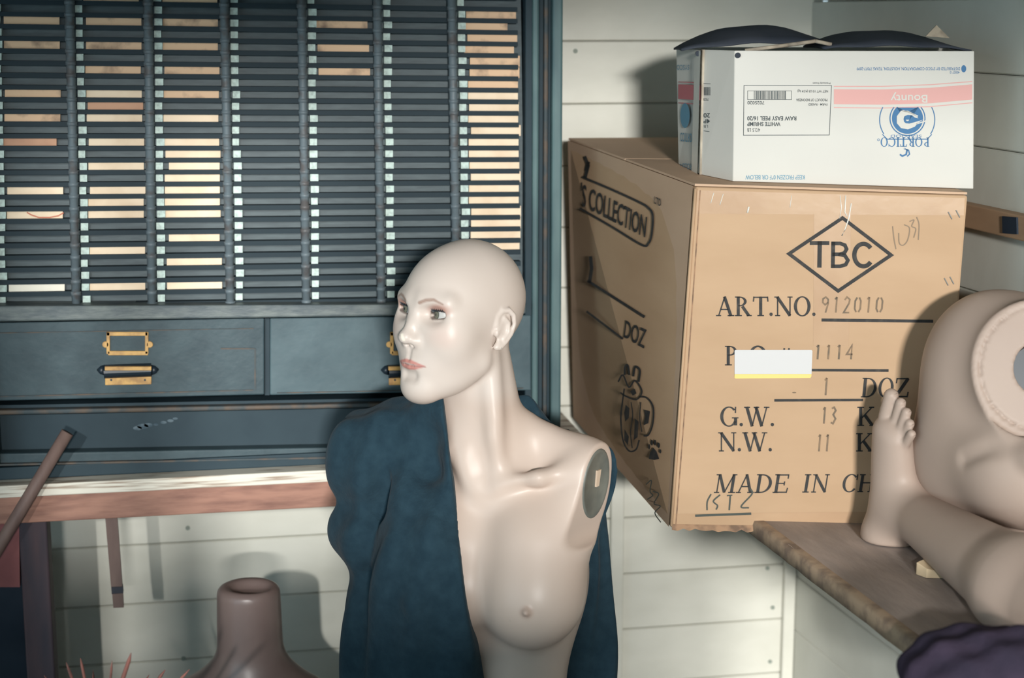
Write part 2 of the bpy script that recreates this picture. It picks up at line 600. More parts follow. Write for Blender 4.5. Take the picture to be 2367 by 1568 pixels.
K_, N_ = 0.17, 0.07   # thick and thin pen widths
BOWL = ('o', 0.28, 0.75, 0.38, 0.25, 0.15, 0.06, 90, -90)
SERIF = {
    'A': (1.0, [('s', [(.12, 0), (.46, 1)], N_), ('s', [(.44, 1), (.80, 0)], K_), ('s', [(.24, .34), (.66, .34)], N_), ('b', -.02, .26, 0), ('b', .62, .98, 0)]),
    'R': (.98, [('s', [(.2, 0), (.2, 1)], K_), BOWL, ('s', [(.2, .97), (.3, .97)], N_), ('s', [(.2, .53), (.3, .53)], N_), ('s', [(.42, .5), (.78, .02)], K_), ('b', .02, .4, 0), ('b', .66, .94, 0), ('b', .02, .3, 1)]),
    'T': (.9, [('s', [(.45, 0), (.45, 1)], K_), ('s', [(.04, .96), (.86, .96)], .08), ('s', [(.08, 1), (.05, .74)], N_), ('s', [(.82, 1), (.85, .74)], N_), ('b', .27, .63, 0)]),
    '.': (.3, [('o', .12, .09, .09, .09, .088, .088, 0, 360)]),
    'N': (1.05, [('s', [(.18, 0), (.18, 1)], N_), ('s', [(.16, .98), (.86, .02)], K_), ('s', [(.86, 0), (.86, 1)], N_), ('b', .04, .32, 0), ('b', .0, .26, 1), ('b', .72, 1.0, 1)]),
    'O': (1.0, [('o', .48, .5, .46, .52, .17, .06, 0, 360)]),
    'P': (.88, [('s', [(.2, 0), (.2, 1)], K_), BOWL, ('s', [(.2, .97), (.3, .97)], N_), ('s', [(.2, .53), (.3, .53)], N_), ('b', .02, .4, 0), ('b', .02, .3, 1)]),
    'D': (1.02, [('s', [(.2, 0), (.2, 1)], K_), ('o', .36, .5, .56, .5, .17, .06, 90, -90), ('s', [(.2, .97), (.38, .97)], N_), ('s', [(.2, .03), (.38, .03)], N_), ('b', .02, .3, 1), ('b', .02, .3, 0)]),
    'Z': (.9, [('s', [(.08, .96), (.8, .96)], .08), ('s', [(.76, .97), (.1, .03)], K_), ('s', [(.06, .04), (.82, .04)], .08), ('s', [(.1, 1), (.08, .72)], N_), ('s', [(.80, 0), (.84, .28)], N_)]),
    'G': (1.05, [('o', .5, .5, .48, .52, .17, .06, 42, 330), ('s', [(.86, .05), (.86, .42)], K_), ('s', [(.86, 1), (.85, .68)], N_), ('b', .66, 1.02, .46)]),
    'C': (.98, [('o', .5, .5, .48, .52, .17, .06, 42, 322), ('s', [(.86, 1), (.86, .68)], N_)]),
    'W': (1.4, [('s', [(.12, 1), (.42, 0)], K_), ('s', [(.42, 0), (.68, 1)], N_), ('s', [(.62, 1), (.94, 0)], K_), ('s', [(.94, 0), (1.22, 1)], N_), ('b', -.02, .3, 1), ('b', .5, .8, 1), ('b', 1.06, 1.36, 1)]),
    'M': (1.25, [('s', [(.16, 0), (.16, 1)], N_), ('s', [(.18, 1), (.58, .02)], K_), ('s', [(.58, .02), (.98, 1)], N_), ('s', [(.98, 0), (.98, 1)], K_), ('b', .0, .3, 0), ('b', .8, 1.18, 0), ('b', .0, .26, 1), ('b', .92, 1.16, 1)]),
    'E': (.9, [('s', [(.2, 0), (.2, 1)], K_), ('s', [(.1, .965), (.78, .965)], N_), ('s', [(.2, .51), (.6, .51)], N_), ('s', [(.1, .035), (.8, .035)], N_), ('s', [(.77, 1), (.77, .76)], N_), ('s', [(.6, .62), (.6, .4)], N_), ('s', [(.78, 0), (.82, .27)], N_), ('b', .02, .3, 0), ('b', .02, .3, 1)]),
    'I': (.55, [('s', [(.25, 0), (.25, 1)], K_), ('b', .06, .44, 0), ('b', .06, .44, 1)]),
    'H': (1.05, [('s', [(.2, 0), (.2, 1)], K_), ('s', [(.82, 0), (.82, 1)], K_), ('s', [(.2, .52), (.8, .52)], N_), ('b', .02, .38, 0), ('b', .02, .38, 1), ('b', .64, 1.0, 0), ('b', .64, 1.0, 1)]),
    'K': (1.0, [('s', [(.2, 0), (.2, 1)], K_), ('s', [(.26, .42), (.8, .98)], N_), ('s', [(.42, .56), (.82, .02)], K_), ('b', .02, .38, 0), ('b', .02, .38, 1), ('b', .66, .98, 0), ('b', .64, .92, 1)]),
    ' ': (.5, []),
}

# ------------------------------------------------------------------ ROOM
YB = 3.0                                   # back wall
CORNER = ony(1832, 1400, YB)[0]
WD = np.array([math.sin(R_(3.8)), -math.cos(R_(3.8)), 0])     # right wall runs towards the camera
WN = np.array([WD[1], -WD[0], 0.0])
if WN @ np.array([-1, 0, 0]) < 0:
    WN = -WN


def boards(name, org, along, nrm, length, z_line, pitch, ztop, m):
    """a wall of horizontal boards with open V joints"""
    mb = MB()
    org = np.array(org, float)
    z = z_line - math.ceil(z_line / pitch) * pitch
    prof = [(0.0, -0.003), (0.0022, 0.0), (pitch - 0.0028, 0.0), (pitch - 0.0010, -0.003)]
    while z < ztop:
        vs = []
        for s in (0, length):
            for dz, dn in prof:
                vs.append(org + along * s + nrm * dn + ZU * (z + dz))
            vs.append(org + along * s - nrm * 0.03 + ZU * (z + pitch - 0.001))
            vs.append(org + along * s - nrm * 0.03 + ZU * z)
        mb.add(vs, [(i, i + 1, i + 7, i + 6) for i in range(5)] + [(5, 0, 6, 11), (0, 5, 4, 3, 2, 1), (6, 7, 8, 9, 10, 11)])
        z += pitch
    # backing sheet behind the joints
    a = org - nrm * 0.03
    b = org - nrm * 0.05
    e = along * length
    mb.hexa([a + ZU * ztop, a + e + ZU * ztop, a + e, a, b + ZU * ztop, b + e + ZU * ztop, b + e, b])
    o = mb.build(name, m)
    o['kind'] = 'structure'
    return o


ZT = 2.45
wb = boards('wall_back', (-2.4, YB, 0), np.array([1.0, 0, 0]), np.array([0, -1.0, 0]), 2.4 + CORNER + 0.02, 1.339, 0.112, ZT, M_WALL)
zr = onplane(2256, 168, np.array([CORNER, YB, 0]), WN)[2]
wr = boards('wall_right', (CORNER, YB, 0), WD, WN, 4.4, zr, 0.110, ZT, M_WALLR)
fl = MB().box(-2.5, 2.2, -1.5, 3.1, -0.05, 0).build('floor', M_FLOOR)
fl['kind'] = 'structure'
ce = MB().box(-2.5, 2.2, -1.5, 3.1, ZT, ZT + 0.05).build('ceiling', M_CEIL)
ce['kind'] = 'structure'
wl = MB().box(-2.5, -2.4, -1.5, -1.2, 0, ZT).box(-2.5, -2.4, 1.1, 3.05, 0, ZT).box(-2.5, -2.4, -1.2, 1.1, 2.3, ZT).build('wall_left', M_WALLR)     # unseen wide opening, added to let sky fill in from the left
wl['kind'] = 'structure'
# front wall, behind the camera: an unseen window plus openings added to shape the daylight
FY0, FY1 = -1.42, -1.30
WIN = (-0.31, 0.80, 1.06, 1.94)
WI2 = (-2.30, -1.14, 0.30, 1.88)  # extra opening added for frontal sky fill
TRA = (-1.03, -0.70, 1.72, 2.33)  # unseen opening, sized to steer the second daylight
fw = MB()
fw.box(-2.4, WI2[0], FY0, FY1, 0, ZT).box(WI2[0], WI2[1], FY0, FY1, 0, WI2[2]).box(WI2[0], WI2[1], FY0, FY1, WI2[3], ZT)
fw.box(WI2[1], TRA[0], FY0, FY1, 0, ZT).box(TRA[0], TRA[1], FY0, FY1, 0, TRA[2]).box(TRA[0], TRA[1], FY0, FY1, TRA[3], ZT)
fw.box(-.94, -.885, FY0 + .02, FY1 - .02, TRA[2], TRA[3])
fw.box(TRA[1], WIN[0], FY0, FY1, 0, ZT).box(WIN[1], 1.5, FY0, FY1, 0, ZT)
fw.box(WIN[0], WIN[1], FY0, FY1, 0, WIN[2]).box(WIN[0], WIN[1], FY0, FY1, WIN[3], ZT)
fwo = fw.build('wall_front', M_WALLR)
fwo['kind'] = 'structure'
wf = MB()
for x0, x1, z0, z1 in ((WIN[0] - .05, WIN[0], WIN[2], WIN[3]), (WIN[1], WIN[1] + .05, WIN[2], WIN[3]), (WIN[0] - .05, WIN[1] + .05, WIN[2] - .05, WIN[2])):
    wf.box(x0, x1, FY1, FY1 + 0.02, z0, z1)
wf.box(WIN[0], 0.275, FY0, FY0 + .02, WIN[2], 1.39).box(0.52, WIN[1], FY0, FY0 + .02, 1.25, 1.345)      # unseen boards added with a gap, to shade chosen parts of the scene
wf.box(WIN[0], 0.08, FY0, FY0 + .02, 1.865, WIN[3])  # unseen strip added to keep the cabinet top darker
wf.box(0.42, WIN[1], FY0, FY0 + .02, 1.862, WIN[3])  # unseen strip added to darken the upper right wall
wfo = wf.build('window_1_light_boards', M_WALLR)
wfo['kind'] = 'structure'

# nails in the low back wall
for i, (px, py) in enumerate(((1795, 1270), (1774, 1314), (1786, 1405), (1780, 1530), (434, 1221), (424, 1523), (1330, 118))):
    c = ony(px, py, YB - 0.0005)
    MB().tube([c + np.array([0, 0.004, 0]), c - np.array([0, 0.0012, 0])], 0.0042, 10).build('nail', M_NAIL, wb)

# vertical trims on the back wall
t1 = MB().box(ony(1408, 1300, YB)[0], ony(1438, 1300, YB)[0], YB - 0.014, YB, 0.0, 0.745).build('trim_1', M_WALL, bevel=0.003)
t1['kind'] = 'structure'
t2 = MB().box(ony(1806, 1400, YB)[0], CORNER, YB - 0.016, YB, 0.0, 0.735).build('trim_2', M_WALL, bevel=0.003)
t2['kind'] = 'structure'


def onwall(px, py, off):
    return onplane(px, py, np.array([CORNER, YB, 0]) + WN * off, WN)


# wooden rail along the right wall
mb = MB()
OFFR = 0.022
a, b = onwall(2243, 471, OFFR), onwall(2367, 503, OFFR)
c, d = onwall(2367, 553, OFFR), onwall(2243, 535, OFFR)
zt_, zb_ = (a[2] + b[2]) / 2, (c[2] + d[2]) / 2
o0 = np.array([CORNER, YB, 0]) + WD * 0.45
o1 = np.array([CORNER, YB, 0]) + WD * 2.2
q = [o0 + WN * OFFR + ZU * zt_, o1 + WN * OFFR + ZU * zt_, o1 + WN * OFFR + ZU * zb_, o0 + WN * OFFR + ZU * zb_]
rail = tag(mb.hexa(q + [p - WN * (OFFR - .001) for p in q]).build('wall_rail', M_RAIL, bevel=0.002),
           'tan wooden rail fixed along the right wall beside the big cardboard box', 'rail')
pl = [onwall(2316, 500, OFFR + .003), onwall(2349, 503, OFFR + .003), onwall(2350, 542, OFFR + .003), onwall(2317, 539, OFFR + .003)]
MB().hexa(pl + [p - WN * .003 for p in pl]).build('cover_plate', M_RAILD, rail)['label'] = 'small black square plate'

# ------------------------------------------------------------------ TABLE under the cabinet
YC = 2.70
TZ = onz(400, 1095, 0.772)[2]
TX0, TX1 = -1.15, 0.652
tb = thing('work_table', 'long wooden table with worn white top and red-brown apron under the dark cabinet', 'table')
TY = 2.655
MB().box(TX0, TX1, TY, YB - .002, 0.752, 0.772).build('tabletop', M_TWHITE, tb, bevel=0.002)
MB().box(TX0 + .02, TX1 - .004, TY + .012, TY + .037, 0.706, 0.7515).build('apron', M_APRON, tb, bevel=0.002)
MB().box(TX0 + .02, TX1 - .02, YB - .03, YB - .001, 0.71, 0.7515).build('ledger', M_APRON, tb)
lx0, lx1 = ony(52, 1380, TY + .04)[0], ony(118, 1380, TY + .04)[0]
MB().box(lx0, lx1, TY + .0372, TY + .10, 0.0, 0.7515).build('leg', M_LEG, tb, bevel=0.003)
MB().box(TX1 - .09, TX1 - .025, TY + .0372, TY + .10, 0.0, 0.7515).build('leg', M_LEG, tb, bevel=0.003)
MB().prism([(-120, 1205), (44, 1205), (46, 1358), (-120, 1358)], TY + .0375, TY + .055).build('side_panel', M_REDP, tb)['label'] = 'faded red painted panel'
crate = MB().prism([(-330, 1352), (70, 1352), (70, 1900), (-330, 1900)], 2.80, 2.965)
crate = MB().box(-0.72, ony(60, 1400, 2.80)[0], 2.80, 2.965, 0.0, ony(30, 1340, 2.80)[2])
tag(crate.build('storage_crate', M_CRATE, bevel=0.004), 'dark crate in the shadow under the table behind the left leg', 'crate')

# hanging stick under the table
hs = thing('hanging_stick', 'thin brown wooden stick hanging down from under the table against the white wall', 'stick')
MB().prism([(243, 1195), (271, 1195), (284, 1372), (258, 1374)], 2.715, 2.727).build('shaft', M_STICK, hs)
MB().prism([(257.5, 1358), (283.5, 1357), (285, 1372), (258.5, 1373)], 2.7135, 2.7285).build('band', M_STICKD, hs)['label'] = 'dark band'
MB().prism([(259, 1372), (284, 1371), (286, 1405), (262, 1406)], 2.715, 2.727).build('tip', M_STICK, hs)

# broom handle leaning on the table edge
p_top = ony(156, 1000, 2.640)
p_mid = ony(60, 1160, 2.632)
dirv = (p_mid - p_top) / np.linalg.norm(p_mid - p_top)
p_end = p_top + dirv * ((0.01 - p_top[2]) / dirv[2])
tag(MB().tube([p_top, p_mid, p_end], 0.0100, 14).build('broom_handle', M_STICK, None, True),
    'round brown broom handle leaning against the table in the lower left', 'stick')

# ------------------------------------------------------------------ CABINET with card racks
cab = thing('card_rack_cabinet', 'large dark blue-green cabinet with seven columns of card slots standing on the table', 'cabinet')
DX0 = [-30, 160, 342, 518, 697, 872, 1044, 1204]      # divider centres at photo row 0
DX1 = [-16, 176, 351, 532, 708, 881, 1056, 1213]      # ... and at row 690


def dx(i, y):
    return DX0[i] + (DX1[i] - DX0[i]) * y / 690.0


def yrow(k, x):
    t = (x - 80) / 1050.0
    return (1 - t) * (48 + 28.13 * k) + t * (61 + 26.8 * k)


def rowq(k, xa, xb, ya, yb):
    """photo quad for a strip of row k, from xa to xb, ya..yb around the row centre"""
    return [(xa, yrow(k, xa) + ya), (xb, yrow(k, xb) + ya), (xb, yrow(k, xb) + yb), (xa, yrow(k, xa) + yb)]


YS = YC + 0.022      # slot face plane
KMIN, KMAX = -8, 23
CB_TOP = -290
pz = lambda px, py, y=YC: ony(px, py, y)
# carcass behind everything
xl, xr = pz(-120, 400)[0], pz(1298, 400)[0]
ztop = pz(600, CB_TOP)[2]
MB().box(xl, xr, YC + .062, YB - .012, 0.7722, ztop).build('carcass', M_CABD, cab)
# rack columns
for i in range(7):
    r = MB()
    ya, yb = -190, 704
    r.prism([(dx(i, ya), ya), (dx(i + 1, ya), ya), (dx(i + 1, yb), yb + 3), (dx(i, yb), yb + 3)], YS, YS + .03, 0)
    for k in range(KMIN, KMAX + 1):
        y = yrow(k, dx(i, 0))
        xa, xb = dx(i, y) + 8, dx(i + 1, y) - 8
        q = rowq(k, xa, xb, 8.2, 19.0)
        r.prism(q, YC + .004, YS, 1)
    rk = r.build('slot_rack', [M_SLOT, M_LIP], cab)
    far = MB()
    for k in range(KMIN, KMAX + 1):
        y = yrow(k, dx(i, 0))
        xa = dx(i, y) + 14
        if k < -2 and i in (0, 6):
            continue
        jx, jw = random.uniform(-1.5, 1.5), random.uniform(15, 19)
        q = rowq(k, xa + jx, xa + jx + jw, -9.0 + random.uniform(-.8, .8), 7.4 + random.uniform(-.6, .6))
        if i in (1, 2, 3, 4) and k >= -1:
            MB().prism(q, YC + .006, YS).build('slot_tab', M_TAB, rk)
        else:
            far.prism(q, YC + .006, YS)
    fo = far.build('slot_tabs', M_TAB, rk)
    fo['kind'] = 'stuff'
# divider rods with their rings
for i in range(0, 7):
    rod = MB()
    pts = [pz(dx(i, y), y, YC - .002) for y in (-190, 706)]
    rod.tube(pts, 0.0068, 12)
    for k in range(KMIN, KMAX + 1):
        y = yrow(k, dx(i, 0)) + 13
        c = pz(dx(i, y), y, YC - .002)
        rod.tube([c + ZU * .003, c - ZU * .003], 0.0080, 12)
    rod.build('divider_rod', M_ROD, cab, True)
# frame at the right: flat, bead, groove, outer stile
def stile(name, xa, xb, y0, m, bev=0.002, top=CB_TOP, bot=1086):
    a, b = pz(xa, 400, y0)[0], pz(xb, 400, y0)[0]
    MB().box(a, b, y0, YC + .062, max(.7722, pz(xa, bot, y0)[2]), ztop).build(name, m, cab, bevel=bev)
stile('inner_stile', 1214, 1232, YC - .001, M_CABD, bot=1040)
stile('bead', 1231, 1246, YC - .010, M_EDGE, .004, bot=1040)
stile('groove', 1245, 1258, YC + .004, M_CABD, bot=1040)
stile('bead', 1257, 1267, YC - .006, M_BEAD, .003, bot=1040)
stile('groove', 1266, 1277, YC + .002, M_CABD, bot=1040)
stile('outer_stile', 1276, 1300, YC - .016, M_EDGE, .004)
stile('outer_stile', -120, -40, YC - .016, M_CAB, .004)
# top rail and cornice (above the frame)
MB().box(xl, xr, YC - .012, YC + .061, pz(600, -190)[2], ztop).build('top_rail', M_CAB, cab, bevel=.003)
MB().box(xl - .03, xr + .02, YC - .05, YB - .012, ztop + .0003, ztop + .04).build('cornice', M_CAB, cab, bevel=.006)
# ledge under the racks
MB().prism([(-40, 708), (1216, 703), (1216, 726), (-40, 745)], YC - .026, YC + .061).build('ledge', M_CABW, cab, bevel=.003)


# drawers
def drawer(x0, x1, yt0, yt1, yb0, yb1, m, lines, hx):
    d = MB().prism([(x0, yt0), (x1, yt1), (x1, yb1), (x0, yb0)], YC - .004, YC + .05).build('drawer', m, cab, bevel=.002)
    ln = MB()
    for qd in lines:
        ln.prism(qd, YC - .0062, YC - .0035)
    ln.build('bead', M_BEAD, d)
    if hx is None:
        return
    # label holder: open frame with two ears
    h = MB()
    y0 = YC - .0075
    X = lambda px: px + hx - 294
    for qd in ([(246, 768), (342, 768), (342, 777), (246, 777)], [(246, 768), (254, 768), (254, 819), (246, 819)],
               [(335, 768), (343, 768), (343, 819), (335, 819)], [(248, 812), (342, 812), (342, 822), (250, 822)]):
        h.prism([(X(a), b) for a, b in qd], y0, YC - .0035)
    for ex in (244, 346):
        c = pz(X(ex), 797, y0)
        h.tube([c, c + np.array([0, .003, 0])], .0052, 14)
    h.build('label_holder', M_BRASS, d, bevel=.0008)
    # hooded pull: dark cup behind a brass lip, brass foot plate with two screws
    p = MB()
    prof = []
    for j in range(9):
        t = PI * j / 8
        prof.append((-.004 - .016 * math.sin(t), .011 - .011 * (1 - math.cos(t))))
    xa, xb = pz(X(241), 856, YC)[0], pz(X(350), 856, YC)[0]
    zc = pz(X(294), 856, YC)[2]
    vs = []
    for x in (xa, xb):
        for yy, zz in prof:
            vs.append((x, YC + yy, zc + zz))
    p.add(vs, [(j, j + 1, j + 10, j + 9) for j in range(8)] + [tuple(range(9)), tuple(range(9, 18))])
    pu = p.build('drawer_pull', M_STEEL, d)
    for sx, ex in ((-1, 241), (1, 350)):
        c0 = pz(X(ex), 856, YC - .008)
        MB().tube([c0, c0 + np.array([sx * .006, .002, 0]), c0 + np.array([sx * .011, .004, 0])], [.0085, .0065, .0015], 12).build('pull_end', M_STEEL, pu, True)
    MB().prism([(X(242), 848), (X(350), 848), (X(350), 857), (X(242), 857)], YC - .0235, YC - .017).build('pull_lip', M_BRASS, pu, bevel=.0008)
    fp = MB().prism([(X(243), 871), (X(350), 869), (X(350), 889), (X(243), 891)], YC - .0085, YC - .0035).build('foot_plate', M_BRASS, pu, bevel=.0008)
    sc = MB()
    for ex in (257, 335):
        c = pz(X(ex), 879, YC - .009)
        sc.tube([c, c + np.array([0, .002, 0])], .0018, 10)
    sc.build('screw', M_STEEL, pu)


drawer(-36, 611, 747, 736, 928, 913, M_CAB,
       [[(-30, 917), (586, 901), (586, 904), (-30, 920)], [(588, 806), (591, 806), (591, 902), (588, 902)], [(510, 805), (588, 805), (588, 808), (510, 808)], [(-30, 770), (586, 759), (586, 761), (-30, 772)]], 294)
drawer(624, 1228, 736, 729, 914, 903, M_CABP, [[(640, 908), (1210, 897), (1210, 899), (640, 910)]], 950)
MB().prism([(612, 736), (623.5, 736), (623.5, 914), (612, 914)], YC + .012, YC + .05).build('drawer_gap', M_CABD, cab)
# mouldings and recess below
MB().prism([(-40, 938), (1230, 915), (1230, 924), (-40, 950)], YC + .004, YC + .06).build('moulding', M_CABD, cab)
MB().prism([(-40, 950), (1230, 926), (1230, 936), (-40, 961)], YC - .012, YC + .06).build('moulding', M_BEAD, cab, bevel=.003)
MB().prism([(-40, 961), (1230, 936), (1230, 1032), (-40, 1056)], YC + .020, YC + .0615).build('kick_panel', M_CABD, cab)
MB().prism([(-40, 1050), (1260, 1026), (1260, 1046), (-40, 1076)], YC - .006, YC + .06).build('base_moulding', M_CAB, cab, bevel=.003)
MB().prism([(-40, 1074), (1275, 1046), (1275, 1050), (-40, 1079)], YC - .014, YC + .06).build('base_moulding', M_BEAD, cab, bevel=.001)
zb0 = .7722
b0 = pz(-120, 1079, YC - .012)
MB().box(b0[0], pz(1278, 1050, YC - .012)[0], YC - .012, YC + .0615, zb0, pz(300, 1068, YC - .012)[2]).build('base_moulding', M_CABD, cab, bevel=.002)
# rubbed chalky mark in the recess and pale scuff on the right panel
fr = Face(np.array([0, YC + .020, 0]), np.array([0, 1.0, 0]))
ik = Ink(fr)
for x, y, r in ((318, 990, 7), (330, 986, 9), (343, 983, 7), (360, 982, 4), (378, 977, 5), (394, 973, 5), (405, 968, 4)):
    ik.disc(x, y, r * 1.5, r * .7, 10)
ik.build('chalk_mark', M_CHALK, cab, 'pale rubbed chalk mark')

# cards: each one a thing of its own, standing in its slot
cols_k = {0: [0, 2, 6, 8, 10, 14, 16, 22], 1: [-2, 0, 2, 4, 6, 7, 8, 10, 12, 14, 15, 16, 19, 22],
          2: [-2, 0, 2, 4, 6, 8, 10, 11, 12, 13, 14, 15, 16, 18, 20, 22], 4: [0, 2, 4], 6: list(range(-1, 20))}
CN = {0: 'leftmost', 1: 'second', 2: 'third', 4: 'fifth', 6: 'rightmost'}
ORD = ['lowest', 'second from the bottom', 'third from the bottom', 'fourth from the bottom', 'fifth from the bottom', 'sixth from the bottom',
       'seventh from the bottom', 'eighth from the bottom', 'ninth from the bottom', 'tenth from the bottom', 'eleventh from the bottom',
       'twelfth from the bottom', 'thirteenth from the bottom', 'fourteenth from the bottom', 'fifteenth from the bottom', 'sixteenth from the bottom',
       'seventeenth from the bottom', 'eighteenth from the bottom', 'nineteenth from the bottom', 'twentieth from the bottom', 'twenty-first from the bottom']
for i, ks in cols_k.items():
    for j, k in enumerate(sorted(ks, reverse=True)):
        y = yrow(k, dx(i, 0))
        off = 0
        if i == 6:
            off = {-1: -2, 0: -22, 1: 0, 2: -8}.get(k, random.uniform(-4, 5)) + 0
        else:
            off = random.uniform(-3, 3)
        if i == 2 and k in (12, 18):
            off += 8
        if i == 0 and k == 10:
            off = -10
        xa = dx(i, y) + 35 + off
        wdt = {0: 129, 1: 128, 2: 127, 4: 119, 6: 115}[i] - (10 if (i == 2 and k in (12, 18)) else 0)
        q = rowq(k, xa, xa + wdt, -13.0, 12.0)
        m, word = M_CARD, 'cream'
        if i == 0 and k == 22:
            m, word = M_CARDP, 'white'
        elif i == 0 and k == 10:
            m, word = M_CARDT, 'pinkish tan'
        elif (i == 1 and k == 7):
            m, word = M_CARDT, 'tan'
        elif k <= 4 or (i == 0 and k <= 8) or (i == 6 and k <= 5) or (i == 2 and k == 6):
            m, word = M_CARDS, 'mottled tan'  # darker, blotchy card colour, mostly in the upper rows
        yc0 = YC + .0105
        fq = [ony(px, py, yc0) for px, py in q]
        bq = [np.array([p[0], YC + .0130, p[2]]) for p in fq]
        cd = MB().hexa(fq + bq)
        if i == 0 and k == 16:
            o = cd.build('slot_card', M_CARD)
            word = 'cream card marked with a red curve'
            ri = Ink(Face(np.array([0, yc0, 0]), np.array([0, 1.0, 0])))
            ri.stroke([(62, 491), (72, 497), (90, 503), (115, 503), (135, 499), (147, 492)], 3)
            ri.build('red_mark', M_REDINK, o, 'red ink curve')
            lab = word + ' in the leftmost rack column'
        else:
            o = cd.build('slot_card', m)
            lab = '%s card in the %s rack column, %s of its cards' % (word, CN[i], ORD[j])
        tag(o, lab, 'card', 'cards standing in the cabinet slots')

# ------------------------------------------------------------------ SHELF on the right wall
SZ = 0.765
s1, s2 = onz(1790, 1235, SZ), onz(2150, 1505, SZ)
sd = (s2 - s1) / np.linalg.norm(s2 - s1)
e0 = s1 - sd * 0.60
e0 = e0 + sd * max(0, (YB - .02 - e0[1]) / sd[1]) if e0[1] > YB - .02 else e0
e1 = s1 + sd * 1.05
wallp = lambda y: np.array([CORNER, YB, 0]) + WD * ((y - YB) / WD[1]) + WN * .002
w0, w1 = wallp(e0[1]), wallp(e1[1])
shelf = thing('wall_shelf', 'worn brown plank shelf along the right wall carrying the boxes and mannequin limbs', 'shelf')
T = 0.024
lip = np.array([sd[1], -sd[0], 0])
lip = lip if lip[0] < 0 else -lip
tv = lambda p, z: np.array([p[0], p[1], z])
MB().hexa([tv(e1, SZ), tv(w1, SZ), tv(w1, SZ - T), tv(e1, SZ - T), tv(e0, SZ), tv(w0, SZ), tv(w0, SZ - T), tv(e0, SZ - T)]).build('plank', M_SHELF, shelf)
ed = MB()
nseg = 60
ringp = []
for j in range(nseg + 1):
    p = e0 + (e1 - e0) * j / nseg
    o_ = 0.004 + 0.003 * random.random()
    h_ = 0.0008 * random.random()
    ringp += [tv(p - lip * .010, SZ + .0006), tv(p + lip * o_ * .6, SZ + .0004 - h_), tv(p + lip * o_, SZ - .006 - h_ * 2), tv(p + lip * (o_ * .7), SZ - T), tv(p - lip * .01, SZ - T - .0005)]
ed.add(ringp, [(j * 5 + k, j * 5 + k + 1, j * 5 + 6 + k, j * 5 + 5 + k) for j in range(nseg) for k in range(4)])
ed.build('worn_edge', M_SHELFE, shelf, True)['label'] = 'pale splintered front edge'
for yy in (2.75, 1.5):
    wp = wallp(yy)
    ep = e0 + sd * ((yy - e0[1]) / sd[1])
    MB().hexa([tv(wp + WN * .20, SZ - T - .001), tv(wp + WN * .001, SZ - T - .001), tv(wp + WN * .001, SZ - .2), tv(wp + WN * .03, SZ - .2)] +
              [tv(wp + WN * .20, SZ - T - .001) + WD * -.02, tv(wp + WN * .001, SZ - T - .001) + WD * -.02, tv(wp + WN * .001, SZ - .2) + WD * -.02, tv(wp + WN * .03, SZ - .2) + WD * -.02]).build('bracket', M_SHELF, shelf)

# ------------------------------------------------------------------ BIG CARDBOARD BOX
bx = thing('cardboard_box', 'large brown cardboard box with black printed letters on the shelf', 'box')
fTL, fTR, fBL = at(1608, 432, 2.40), at(2238, 452, 2.37), at(1551, 1222, 2.40)
nF = np.cross(fTR - fTL, fBL - fTL)
FF = Face(fTL, nF)
fBR = FF.pt(2176, 1218, 0)
bTL = at(1313, 324, 2.96)
bTR = np.array([1.085, YB - .03, bTL[2] - .009])
bBL = np.array([bTL[0] + .028, YB - .045, SZ + .002])
bBR = np.array([1.085, YB - .03, SZ + .002])
fBL2, fBR2 = fBL.copy(), fBR.copy()


def bil(q, u, v):
    return (1 - u) * (1 - v) * q[0] + u * (1 - v) * q[1] + u * v * q[2] + (1 - u) * v * q[3]


# front and right walls, left wall, top, bottom: sheets of one board body
body = MB()
body.hexa([fTL, fTR, fBR, fBL, bTL, bTR, bBR, bBL])
bo = body.build('carton', M_CBD, bx, bevel=.0035)
# left panel carries its own face, colour lifted for missing fill light
FL = Face(fTL, np.cross(bTL - fTL, fBL - fTL))
# slightly twisted left face -> use its own best plane through the three visible corners
lft = [bTL + (fTL - bTL) * .004, fTL - (fTL - bTL) * .012, fBL - (fBL - bBL) * .012, bBL + (fBL - bBL) * .004]
nL = np.cross(fTL - bTL, fBL - bTL)
nL /= np.linalg.norm(nL)
nL = nL if nL[0] < 0 else -nL
NU = 10
vs, fs_ = [], []
for iu in range(NU + 1):
    for iv in range(NU + 1):
        vs.append(bil(lft, iu / NU, iv / NU) + nL * .0012)
for iu in range(NU):
    for iv in range(NU):
        a_ = iu * (NU + 1) + iv
        fs_.append((a_, a_ + NU + 1, a_ + NU + 2, a_ + 1))
MB().add(vs, fs_).build('side_panel', M_CBDS, bx, True)
# torn bottom edge hanging below the front
te = MB()
pts_t, pts_b = [], []
n = 46
for j in range(n + 1):
    u = j / n
    px = 1553 + (2170 - 1553) * u
    pts_t.append(FF.pt(px, 1212 + 3 * math.sin(u * 5), .0012))
    pts_b.append(FF.pt(px, 1223 + random.uniform(-3, 5) + 4 * math.sin(u * 6.3), .0012))
back_t = [p - FF.n * .003 for p in pts_t]
back_b = [p - FF.n * .003 for p in pts_b]
te.add(pts_t + pts_b + back_t + back_b, [(i, i + 1, n + 2 + i, n + 1 + i) for i in range(n)] + [(2 * (n + 1) + i, 3 * (n + 1) + i, 3 * (n + 1) + i + 1, 2 * (n + 1) + i + 1) for i in range(n)] +
       [(n + 1 + i, n + 2 + i, 3 * (n + 1) + i + 1, 3 * (n + 1) + i) for i in range(n)])
te.build('torn_edge', M_CBDE, bx)['label'] = 'ragged torn bottom edge'
